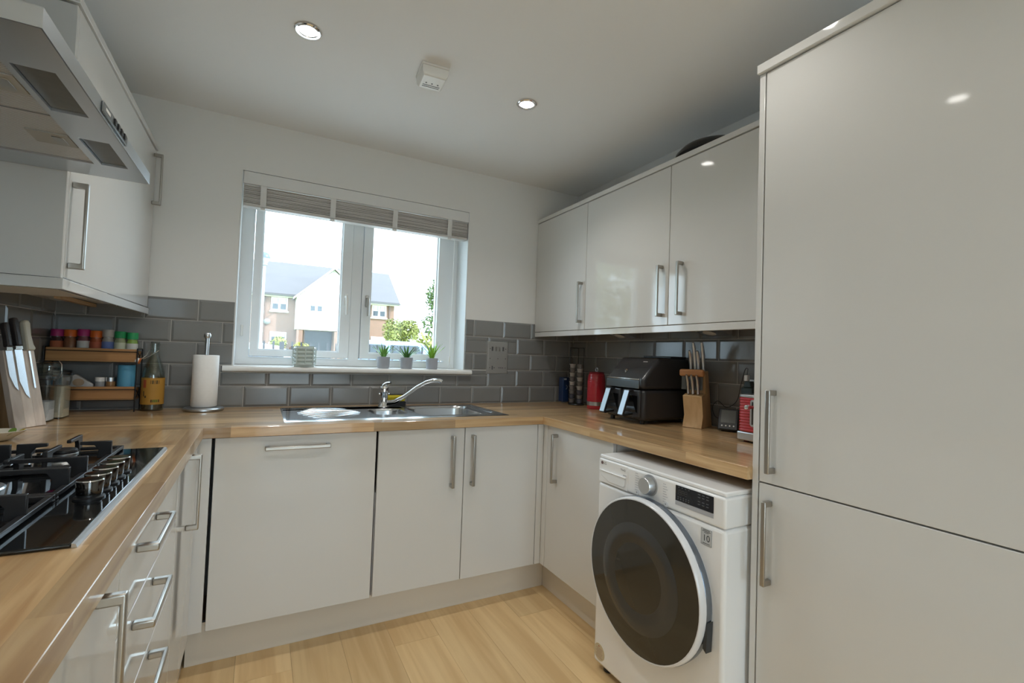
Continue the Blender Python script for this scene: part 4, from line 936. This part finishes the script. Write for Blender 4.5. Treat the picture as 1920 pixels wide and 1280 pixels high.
for (x, y, a, b) in ((-.004, .008, .008, .006), (.003, .004, .010, .005), (-.002, -.002, .007, .008), (.004, -.009, .004, .008), (.009, .001, .006, .003)):
    MB().box(x - a / 1.6, x + a / 1.6, y - b / 1.6, y + b / 1.6, 0, .0012).xf(LM_).build('emblem', CHROME, af)
TM_ = frame_M((2.482, -.99, 1.2090), (0, -1, 0), (.7, 0, .714))
for i in range(5): MB().box(-.014 + i * .006, -.010 + i * .006, -.002, .002, 0, .0006).xf(TM_).build('lettering', WHITEP, af)

# ------------------------------------------------------------------ red canister, pod tower, blue tin
rc2 = thing('red_canister', 'dark red ribbed canister with silver band and ring lid', 'canister', (2.628, -.425, TOP))
prof = [(0, .0005), (.054, .0005), (.055, .002), (.055, .022)]
MB().lathe(prof + [(.0, .022)], (2.628, -.425, TOP), 40).build('foot', RED, rc2, smooth=True)
MB().lathe([(.0, .0222), (.0562, .0222), (.0562, .0448), (0, .0448)], (2.628, -.425, TOP), 40).build('silver_band', STEEL, rc2, smooth=True)
prof = [(0, .045), (.0545, .045)]
for i in range(16): z = .047 + i * .0102; prof += [(.0550 - .0010 * (i > 11) * (i - 11), z), (.0562 - .0014 * (i > 11) * (i - 11), z + .005), (.0550 - .0014 * (i > 11) * (i - 11), z + .0098)]
prof += [(.046, .214), (.044, .217), (0, .218)]
MB().lathe(prof, (2.628, -.425, TOP), 44).build('body', RED, rc2, smooth=True)
MB().lathe([(0, .2182), (.046, .2182), (.046, .2235), (.040, .226), (0, .227)], (2.628, -.425, TOP), 40).build('lid', mat('lid_red', (.20, .02, .03), .25), rc2, smooth=True)
MB().tube([(2.628 + .011 * math.sin(a) * .0, -.425 + .011 * math.cos(a), TOP + .2385 + .011 * math.sin(a)) for a in [i * math.pi / 9 for i in range(18)]], .0022, 8, closed=True).build('ring', STEEL, rc2, smooth=True)
pt = thing('pod_tower', 'black wire coffee pod tower in the worktop corner', 'pod holder', (2.640, -.205, TOP))
MB().lathe([(0, .0005), (.052, .0005), (.054, .004), (.050, .010), (0, .011)], (2.640, -.205, TOP), 30).build('base', BLACKP, pt, smooth=True)
for (x, y) in ((2.603, -.175), (2.660, -.248), (2.674, -.168)):
    MB().tube([(x, y, TOP + .008), (x, y, TOP + .372)], .0022, 8).build('upright', BLKW, pt, smooth=True)
MB().tube([(2.603, -.175, TOP + .372), (2.660, -.248, TOP + .372), (2.674, -.168, TOP + .372)], .0022, 8, closed=True).build('top_bar', BLKW, pt, smooth=True)
PODC = [mat('pod_white', (.50, .48, .46), .35), mat('pod_grey', (.20, .19, .19), .35), mat('pod_dark', (.10, .11, .15), .3)]
for ci, (x, y, ht_) in enumerate(((2.622, -.178, 0), (2.645, -.232, 0))):
    for k in range(9):
        z = TOP + .012 + k * .0285
        o = tag(MB().lathe([(0, .0005), (.015, .0005), (.0155, .002), (.0200, .0235), (.0218, .0245), (.0218, .0262), (0, .0265)], (x, y, z), 18).build('coffee_pod', PODC[(k + ci) % 2 if k > 2 else 1 + (k + ci) % 2], smooth=True),
                'coffee pod stacked with others in the black wire tower', 'coffee pod', 'coffee pods in the wire tower')
bt = thing('blue_tin', 'tall dark blue tin tucked into the worktop corner', 'tin', (2.625, -.078, TOP))
MB().box(2.598, 2.650, -.106, -.056, TOP + .0085, 1.084).build('tin', mat('navy_tin', (.012, .035, .11), .3, coat=.3), bt, bevel=.006, seg=3)
MB().box(2.602, 2.646, -.102, -.060, TOP + .0005, TOP + .0084).build('base', STEEL, bt)
TW = mat('tin_print', (.50, .54, .60), .5)
MB().box(2.607, 2.628, -.1066, -.1061, 1.066, 1.077).build('printed_panel', TW, bt)
MB().tube([(2.624 + .010 * math.cos(a), -.1066, 1.018 + .013 * math.sin(a)) for a in [-1.7 + i * .42 for i in range(9)]], .0012, 6).build('printed_loop', TW, bt, smooth=True)

# ------------------------------------------------------------------ beech knife block
kbr = thing('knife_block', 'beech knife block with waisted front and two tiers', 'knife block', (2.566, -1.153, TOP), -1.192)
KW = .088
MB().prism([(0, .0008), (.020, .056), (-.004, .148), (.046, .160), (.060, .0008)], 'x', 0, KW).build('front_tier', BEECH, kbr, local=True, bevel=.0015, fix=True)
MB().prism([(.0602, .0008), (.0463, .160), (.036, .255), (.080, .266), (.150, .0008)], 'x', 0, KW).build('rear_tier', BEECH, kbr, local=True, bevel=.0015, fix=True)
MB().box(.002, KW - .002, .004, .145, .0001, .0007).build('base_pad', DARKGAP, kbr, local=True)
KBR = WM[kbr.name].copy()
def block_knife(lab, x, y, z, L, tilt, r, grp):
    t = thing('kitchen_knife', lab, 'knife', tuple(KBR @ Vector((x, y, z))), -1.192, group=grp)
    dy, dz = -math.sin(tilt), math.cos(tilt)
    pts = []; rad = []
    for i in range(8):
        f = i / 7; bend = .006 * math.sin(f * math.pi) - .010 * max(0, f - .75)
        pts.append((0, dy * L * f + dz * bend, dz * L * f - dy * bend)); rad.append(r * (1.0, .85, .95, 1.08, 1.1, 1.0, .95, .6)[i])
    MB().tube(pts, rad, 12).build('handle', STEEL, t, local=True, smooth=True)
    MB().box(-.0012, .0012, -.006, .006, -.022, -.0005).xf(Matrix.Rotation(tilt, 4, 'X')).build('blade', BLADE, t, local=True)
for i, (x, lab) in enumerate(((.020, 'steel-handled steak knife in front tier of beech block, beside the air fryer'), (.042, 'steel-handled steak knife in the middle of the front tier of beech block'), (.066, 'steel-handled steak knife in front tier of beech block, beside the monitor'))):
    block_knife(lab, x, .012, .158, .092, .30, .0072, 'steak knives in the front tier')
for (x, y, L, lab) in ((.016, .052, .100, 'short steel-handled knife in rear tier, beside the air fryer'), (.034, .058, .140, 'long steel-handled knife in rear tier between the two short ones'),
                       (.052, .052, .100, 'short steel-handled knife in rear tier between the two long ones'), (.072, .060, .142, 'long steel-handled knife in rear tier at the monitor end')):
    block_knife(lab, x, y, .2625, L, .24, .0085, 'long knives in the rear tier')
sc = thing('dough_scraper', 'dough scraper with orange wooden handle wedged between the block tiers', 'scraper', tuple(KBR @ Vector((.03, .022, .18))), -1.192)
MB().box(-.052, .062, -.022, .006, .058, .092).build('handle', ORANGEW, sc, local=True, bevel=.010, seg=3)
MB().box(-.044, .054, -.0055, -.0040, -.004, .0575).build('blade', mat('scraper_steel', (.16, .17, .17), .3, metal=.7), sc, local=True)

# ------------------------------------------------------------------ energy monitor, socket, cable, toaster
em = thing('energy_monitor', 'small black energy monitor with grey screen between knife block and toaster', 'monitor', (2.655, -1.330, TOP), -1.05)
Mt = Matrix.Translation((0, 0, .004)) @ Matrix.Rotation(-.42, 4, 'X')
MB().box(-.042, .042, -.012, .006, .001, .102).xf(Mt).build('case', BLACKP, em, local=True, bevel=.005, seg=3)
MB().box(-.030, .030, -.0130, -.0122, .034, .092).xf(Mt).build('screen', mat('lcd_grey', (.10, .105, .095), .25), em, local=True)
for i in range(4): MB().lathe([(0, 0), (.0035, 0), (.0030, .0015), (0, .0018)], (0, 0, 0), 12).xf(Mt @ Matrix.Translation((-.024 + i * .016, -.0122, .020)) @ Matrix.Rotation(math.pi / 2, 4, 'X')).build('button', WHITEP, em, local=True)
MB().prism([(.012, .0006), (.062, .0006), (.058, .012), (.036, .056), (.030, .052)], 'x', -.030, .030).build('stand', BLACKP, em, local=True, bevel=.002)
ws = thing('wall_socket', 'steel wall socket on the grey tiles behind the toaster', 'socket', (2.74, -1.43, 1.105))
MB().box(2.733, 2.7420, -1.500, -1.354, 1.062, 1.148).build('plate', NICKEL, ws, bevel=.002)
for y in (-1.376, -1.478): MB().box(2.7295, 2.7329, y - .007, y + .007, 1.118, 1.138).build('rocker', WHITEP, ws, bevel=.001)
pgt = thing('plug_adaptor', 'black plug adaptor in the wall socket above the toaster', 'plug', (2.70, -1.392, 1.09))
MB().box(2.690, 2.7325, -1.420, -1.364, 1.066, 1.112).build('body', mat('plug_dark', (.03, .05, .05), .4), pgt, bevel=.005)
MB().prism([(-1.412, 1.1125), (-1.372, 1.1125), (-1.380, 1.140), (-1.404, 1.140)], 'x', 2.695, 2.725).build('cord_grip', mat('plug_dark', (0, 0, 0)), pgt, bevel=.003)
MB().box(2.694, 2.712, -1.394, -1.376, 1.1405, 1.166).build('usb_plug', WHITEP, pgt, bevel=.003)
def spline(pts, n=8):
    P_ = [Vector(p) for p in pts]; P_ = [P_[0]] + P_ + [P_[-1]]; out = []
    for i in range(1, len(P_) - 2):
        for k in range(n):
            t = k / n; a, b, c, d = P_[i - 1], P_[i], P_[i + 1], P_[i + 2]
            out.append(.5 * ((2 * b) + (c - a) * t + (2 * a - 5 * b + 4 * c - d) * t * t + (3 * b - a - 3 * c + d) * t ** 3))
    return out + [P_[-2]]
cb = MB().tube(spline([(2.703, -1.385, 1.167), (2.703, -1.388, 1.195), (2.706, -1.372, 1.188), (2.718, -1.345, 1.120), (2.732, -1.315, 1.045), (2.734, -1.262, 1.010), (2.734, -1.215, 1.035), (2.734, -1.185, 1.005), (2.734, -1.200, .960), (2.730, -1.245, .955), (2.715, -1.290, .960), (2.706, -1.318, .950)]), .0017, 6).build('charger_cable', BLACKP, smooth=True)
tag(cb, 'thin black charger cable looping from plug to the energy monitor', 'cable')
ts = thing('red_toaster', 'red ribbed toaster with chrome trim beside the tall unit', 'toaster', (2.60, -1.59, TOP))
TY0, TY1, TX0, TX1 = -1.682, -1.502, 2.478, 2.725
MB().box(TX0 + .002, TX1, TY0, TY1, TOP + .007, TOP + .042).build('base', STEEL, ts, bevel=.006, seg=3)
for (x, y) in ((TX0 + .03, TY0 + .025), (TX0 + .03, TY1 - .025), (TX1 - .03, TY0 + .025), (TX1 - .03, TY1 - .025)): MB().lathe([(0, .0005), (.010, .0005), (.010, .0072), (0, .0072)], (x, y, TOP), 12).build('foot', mat('foot_red', (.3, .05, .04), .5), ts, smooth=True)
mb = MB(); nr = 12; z0 = TOP + .0425; hh = (1.084 - z0)
loops = []
for i in range(nr):
    for (f, g) in ((0, 0), (.25, .0020), (.5, .0027), (.75, .0020), (.98, 0)):
        loops.append((z0 + hh * (i + f) / nr, g))
base = None
for (z, g) in loops:
    q = rrect(TX0 + .003 - g, TX1 - .003 + g, TY0 + .003 - g, TY1 - .003 + g, .022, 5); base = len(q)
    mb.v += [Vector((p[0], p[1], z)) for p in q]
for k in range(len(loops) - 1):
    for i in range(base): mb.f.append((k * base + i, k * base + (i + 1) % base, (k + 1) * base + (i + 1) % base, (k + 1) * base + i))
mb.f += [tuple(range(base - 1, -1, -1)), tuple((len(loops) - 1) * base + i for i in range(base))]
mb.build('shell', RED, ts, smooth=True)
MB().prism(rrect(TX0 + .001, TX1 - .001, TY0 + .001, TY1 - .001, .022, 5), 'z', 1.0842, 1.096).build('top_plate', STEEL, ts, bevel=.003)
for y in (-1.560, -1.625): MB().box(TX0 + .05, TX1 - .04, y - .014, y + .014, 1.0963, 1.0967).build('bread_slot', DARKGAP, ts)
sl = MB().prism([(p[0], p[1]) for p in rrect(-1.584, -1.562, .975, 1.078, .0105, 5)], 'x', TX0 - .0035, TX0 + .003).build('lever_track', STEEL, ts, bevel=.001)
MB().prism([(p[0], p[1]) for p in rrect(-1.576, -1.570, .982, 1.071, .003, 3)], 'x', TX0 - .0040, TX0 - .0036).build('track_slot', DARKGAP, sl)
lv = MB().tube([(TX0 - .004, -1.573, 1.050), (TX0 - .022, -1.573, 1.050)], .0065, 12).build('lever', RED, ts, smooth=True)
MB().lathe([(0, -.010), (.008, -.008), (.0105, 0), (.008, .006), (0, .006)], (TX0 - .024, -1.566, 1.050), 20, 'x').build('lever_knob', CHROME, lv, smooth=True)

# ------------------------------------------------------------------ ceiling fittings
def downlight(x, y, lab, watts=13):
    t = thing('ceiling_spotlight', lab, 'spotlight', (x, y, H), group='recessed ceiling spotlights')
    MB().lathe([(.0455, -.0008), (.0455, -.004), (.042, -.007), (.034, -.006), (.031, -.002), (.031, -.0008)], (x, y, H), 36).build('bezel', CHROME, t, smooth=True)
    MB().lathe([(0, -.0030), (.0305, -.0030), (.0305, -.0010), (0, -.0010)], (x, y, H), 30).build('lamp', mat('lamp_glow', (1, 1, 1), .4, emit=(1, .97, .92), estr=14.0), t)
    l = bpy.data.lights.new('spotlight_lamp', 'SPOT'); l.energy = watts; l.spot_size = math.radians(132); l.spot_blend = .8; l.shadow_soft_size = .03; l.color = (1, .97, .92)
    o = bpy.data.objects.new('spotlight_lamp', l); COL.objects.link(o); o.parent = t; o.location = (0, 0, -.02)
downlight(.899, -.892, 'recessed chrome ceiling spotlight above the dishwasher')
downlight(1.822, -.878, 'recessed chrome ceiling spotlight above the sink cabinet side')
for k, y in enumerate((-1.88, -2.87, -3.9)):  # only the hob-side one by the hood is known, others are added fill
    for x in (.88, 1.82): downlight(x, y, 'recessed ceiling spotlight %s' % ('level with the hood', 'added past the tall unit', 'added near the rear opening')[k] + (' on the hob side' if x < 1 else ', unseen extra on the tall unit side'), 12 if x < 1 and k == 0 else (6, 4, 4)[k])
sd_ = thing('heat_alarm', 'white square heat alarm on the ceiling between the spotlights', 'alarm', (1.371, -.885, H), math.radians(-4))
MB().box(-.056, .056, -.060, .060, -.010, -.0005).build('base', WHITEP, sd_, local=True, bevel=.002)
mb = MB()
for (a, z) in ((.054, -.0102), (.052, -.036), (.044, -.048)): mb.v += [Vector((-a, -a * 1.07, z)), Vector((a, -a * 1.07, z)), Vector((a, a * 1.07, z)), Vector((-a, a * 1.07, z))]
for k in range(2):
    for i in range(4): mb.f.append((k * 4 + i, k * 4 + (i + 1) % 4, k * 4 + 4 + (i + 1) % 4, k * 4 + 4 + i))
mb.f += [(0, 1, 2, 3), (11, 10, 9, 8)]
mb.build('cover', WHITEP, sd_, local=True, bevel=.002, fix=True)
for i in range(3): MB().lathe([(0, 0), (.0035, 0), (.0035, .001), (0, .001)], (-.024 + i * .024, .002, -.0492), 10).build('led', DK, sd_, local=True)
for i in range(2): MB().box(-.035, .035, .016 + i * .012, .020 + i * .012, -.0490, -.0482).build('vent', DIM, sd_, local=True)

# ------------------------------------------------------------------ outside: street, house, fence, cars, trees
GRASS = vary(mat('lawn', (.24, .30, .10), .95), (1.5, 1.5, 1.5), .3)
ASPH = vary(mat('asphalt', (.36, .36, .36), .9), (3, 3, 3), .12)
struct(MB().box(-60, 70, .30, 90, -.30, -.02), 'lawn_ground', GRASS)
struct(MB().box(-60, 70, 6.4, 15.0, -.0195, .0), 'street_road', ASPH)
BOUNCEG = vary(mat('pale_bounce_ground', (.62, .60, .56), .9), (2, 2, 2), .08)  # pale so that the added ground bounces sunlight indoors
struct(MB().box(-8, 10, .30, 6.35, -.0195, .0), 'front_bounce_ground', BOUNCEG)  # unseen ground added to bounce light through the window onto the ceiling
struct(MB().box(-20, 22, -25, YREAR - .285, -.2, -.01), 'rear_bounce_ground', BOUNCEG)  # unseen ground added to bounce light in through the rear opening
BRK = brick_mat(); SLATE = vary(mat('roof_slate', (.112, .105, .108), .8), (.8, 3, 3), .12); RENDER = vary(mat('white_render', (.80, .78, .72), .9), (1, 1, 1), .03)
hs = thing('brick_house', 'brick house with slate roof and white rendered gable bay across the street', 'house', (4, 36, 0))
MB().box(-5, 10.35, 36, 44, -.019, 5.16).build('wall', BRK, hs)
MB().prism([(35.6, 5.12), (35.6, 5.20), (40, 8.20), (44.4, 5.20), (44.4, 5.12), (40, 8.08)], 'x', -5.3, 10.7).build('roof', SLATE, hs)
MB().prism([(36.01, 5.165), (43.99, 5.165), (40, 7.95)], 'x', 10.0, 10.34).build('gable_wall', BRK, hs)
MB().box(-5.3, 10.72, 35.46, 35.60, 5.02, 5.14).build('gutter', mat('gutter_dark', (.10, .10, .10), .5), hs)
MB().box(-5.3, 10.7, 35.61, 35.99, 4.95, 5.09).build('fascia', RENDER, hs)
MB().box(2.95, 7.95, 34.9, 35.995, 2.62, 4.95).build('bay', RENDER, hs)
MB().prism([(2.95, 4.955), (7.95, 4.955), (5.45, 7.22)], 'y', 34.9, 39.0).build('bay_gable', RENDER, hs)
for s in (-1, 1):
    MB().prism([(5.45, 7.26), (5.45 + s * 2.72, 4.80), (5.45 + s * 2.72, 4.92), (5.45, 7.40)], 'y', 34.6, 39.4).build('bay_roof', SLATE, hs)
    MB().prism([(5.45, 7.24), (5.45 + s * 2.74, 4.76), (5.45 + s * 2.74, 4.90), (5.45, 7.40)], 'y', 34.55, 34.6).build('bargeboard', RENDER, hs)
PANE = mat('house_pane', (.035, .045, .055), .05, coat=.4); BLINDH = mat('house_blind', (.62, .62, .60), .8)
def house_window(x0, x1, z0, z1, yf):
    f = MB()
    xm = (x0 + x1) / 2
    for r in rect_sub(rect_sub([(x0, x1, z0, z1)], (x0 + .10, xm - .08, z0 + .1, z1 - .08)), (xm + .08, x1 - .10, z0 + .1, z1 - .08)): f.box(r[0], r[1], yf - .06, yf - .005, r[2], r[3])
    f.box(x0 - .08, x1 + .08, yf - .14, yf - .005, z0 - .12, z0 - .01)
    fr = f.build('window', RENDER, hs)
    for (a, b) in ((x0 + .10, xm - .08), (xm + .08, x1 - .10)):
        MB().box(a, b, yf - .03, yf - .01, z0 + .1, z1 - .08).build('pane', PANE, fr)
        MB().box(a + .03, b - .03, yf - .036, yf - .031, z0 + .1 + (z1 - z0) * .42, z1 - .085).build('roller_blind', BLINDH, fr)
house_window(1.32, 2.42, 3.95, 4.93, 36); house_window(1.34, 2.44, 1.60, 2.38, 36)
house_window(3.80, 4.80, 3.92, 4.84, 34.9); house_window(6.10, 7.10, 3.92, 4.84, 34.9)
house_window(8.55, 9.70, 3.95, 4.93, 36); house_window(8.55, 9.70, 1.60, 2.38, 36)
MB().box(3.70, 5.60, 35.90, 35.995, -.015, 2.55).build('front_door', mat('porch_dark', (.02, .024, .03), .3), hs)
for x in (3.05, 5.65, 7.45): MB().box(x, x + .42, 34.95, 35.45, -.015, 2.60).build('porch_pier', BRK, hs)
for x in (9.95, .92): MB().tube([(x, 35.93, 5.0), (x, 35.93, .1)], .06, 8).build('downpipe', mat('pipe_brown', (.12, .07, .05), .5), hs)
sdh = MB().lathe([(0, 0), (.13, .03), (.21, .09), (.22, .10), (.12, .05), (0, .02)], (1.12, 35.75, 3.1), 20, 'y').build('satellite_dish', mat('dish_grey', (.2, .2, .2), .5), hs, smooth=True)

lp = thing('street_lamp', 'pale street lamp post with domed lantern', 'street lamp', (.775, 15.6, 0))
MB().lathe([(0, -.018), (.09, -.018), (.09, 1.0), (.06, 1.05), (.055, 4.02), (.10, 4.05), (.10, 4.08), (0, 4.08)], (.775, 15.6, 0), 16).build('post', mat('lamp_post', (.30, .31, .32), .4), lp, smooth=True)
MB().lathe([(.08, 4.081), (.15, 4.24), (.17, 4.30), (0, 4.30)], (.775, 15.6, 0), 24).build('lantern', mat('lantern_glass', (.30, .33, .36), .2), lp, smooth=True)
MB().lathe([(.19, 4.301), (.185, 4.36), (.14, 4.45), (.07, 4.50), (0, 4.51)], (.775, 15.6, 0), 24).build('hood', mat('lantern_hood', (.10, .13, .18), .3), lp, smooth=True)

FEN = mat('railing_black', (.02, .02, .022), .5)
fc = thing('metal_railing', 'black metal railing along the front garden outside the window', 'railing', (2.2, 4.0, -.02))
x = .40; k = 0
while x < 4.0:
    MB().box(x - .012, x + .012, 3.993, 4.007, .10, 1.298).build('bar', FEN, fc); x += .1085
for z in (.15, 1.12): MB().box(.30, 4.05, 3.985, 3.992, z, z + .03).build('rail', FEN, fc)
for x in (1.037, 2.77, .26, 4.09): MB().box(x - .028, x + .028, 3.955, 3.984, -.019, 1.292).build('post', FEN, fc)

def car(name, lab, x0, x1, y0, y1, h, col, glass_right):
    t = thing(name, lab, 'car', ((x0 + x1) / 2, (y0 + y1) / 2, 0))
    L = x1 - x0; s = (lambda f: x0 + L * f) if glass_right else (lambda f: x1 - L * f)
    PM = mat(name + '_paint', col, .25, coat=.5)
    MB().prism([(s(0), .35), (s(0), .85), (s(.03), .92), (s(.72), .95), (s(.98), .80), (s(1), .60), (s(1), .35)], 'y', y0, y1).build('lower_body', PM, t, bevel=.05, seg=3, fix=True)
    MB().prism([(s(.02), .952), (s(.05), h - .06), (s(.10), h), (s(.52), h), (s(.58), h - .04), (s(.74), .952)], 'y', y0 + .10, y1 - .10).build('cabin', PM, t, bevel=.04, seg=3, fix=True)
    for (a, b) in ((.08, .28), (.30, .56)): MB().prism([(s(a), 1.0), (s(a + .01), h - .12), (s(b - .02), h - .12), (s(b + (.05 if b > .5 else 0)), 1.0)], 'y', y0 + .085, y0 + .099).build('side_window', PANE, t)
    MB().prism([(s(.60), h - .09), (s(.615), h - .085), (s(.745), .985), (s(.735), .975)], 'y', y0 + .2, y1 - .2).build('windscreen', PANE, t)
    for f in (.18, .82):
        for yy in (y0 + .01, y1 - .21): MB().lathe([(0, 0), (.20, 0), (.32, .0), (.33, .03), (.33, .17), (.32, .20), (0, .20)], (s(f), yy, .33), 24, 'y').build('wheel', BLACKP, t, smooth=True)
car('parked_car', 'pale blue parked car beyond the railing behind the candle jar side', -1.40, 2.90, 7.2, 8.9, 1.29, (.55, .68, .72), True)
car('parked_van', 'blue people carrier parked beyond the railing behind the succulents', 3.05, 6.6, 11.0, 12.8, 1.53, (.22, .34, .60), True)

def tree(name, lab, x, y, h, r, trunk_h, n, col, seed, grp):
    rnd = random.Random(seed); t = thing(name, lab, 'tree', (x, y, -.02), group=grp)
    MB().tube([(x, y, -.02), (x + .1, y, trunk_h * .6), (x, y + .1, trunk_h)], [.14, .11, .05], 10).build('trunk', mat('bark', (.16, .12, .09), .9), t, smooth=True)
    mb = MB()
    blobs = [(x + rnd.uniform(-.55, .55) * r, y + rnd.uniform(-.55, .55) * r, trunk_h + (h - trunk_h) * rnd.uniform(.1, .85), r * rnd.uniform(.35, .6)) for _ in range(9)]
    for i in range(n):
        b = rnd.choice(blobs); d = Vector((rnd.gauss(0, 1), rnd.gauss(0, 1), rnd.gauss(0, 1))).normalized(); c = Vector(b[:3]) + d * b[3] * rnd.uniform(.7, 1.08)
        u = Vector((rnd.gauss(0, 1), rnd.gauss(0, 1), rnd.gauss(0, 1))).normalized(); v_ = u.cross(d).normalized(); s = rnd.uniform(.07, .15)
        o = len(mb.v); mb.v += [c - u * s, c + v_ * s * .5, c + u * s, c - v_ * s * .5]; mb.f.append((o, o + 1, o + 2, o + 3))
    f = mb.build('foliage', vary(mat('foliage_%d' % seed, col, .7), (.9, .9, .9), .35), t); f['kind'] = 'stuff'
tree('garden_tree', 'tall loose-leaved tree at the window edge beside the house', 10.6, 24.5, 5.9, 1.3, 2.2, 3000, (.09, .13, .035), 21, 'trees beside the house')
tree('garden_shrub', 'round yellow-green shrub against the gable end of the house', 9.3, 30, 3.3, 1.5, .6, 3200, (.19, .20, .05), 22, 'shrubs beside the house')
tree('garden_shrub', 'low yellow-green shrub in front of the loose-leaved tree', 8.4, 19.5, 2.05, 1.5, .4, 3200, (.20, .21, .05), 23, 'shrubs beside the house')
tree('garden_shrub', 'small yellow shrub below the lower window of the brick house', 1.9, 33.5, 1.9, .8, .3, 1200, (.24, .25, .05), 24, 'shrubs in front of the house')
tree('garden_shrub', 'small yellow shrub beside the porch of the brick house', 3.4, 33.0, 1.7, .7, .3, 1000, (.26, .24, .04), 25, 'shrubs in front of the house')
tree('garden_tree', 'broad leafy tree standing beside the street, nearest the house front', -6.2, 9.5, 7.0, 2.3, 1.8, 3600, (.11, .145, .04), 26, 'trees along the street')
tree('garden_tree', 'second leafy tree further along the street', -9.5, 15.5, 7.5, 2.6, 2.0, 3600, (.10, .14, .04), 27, 'trees along the street')
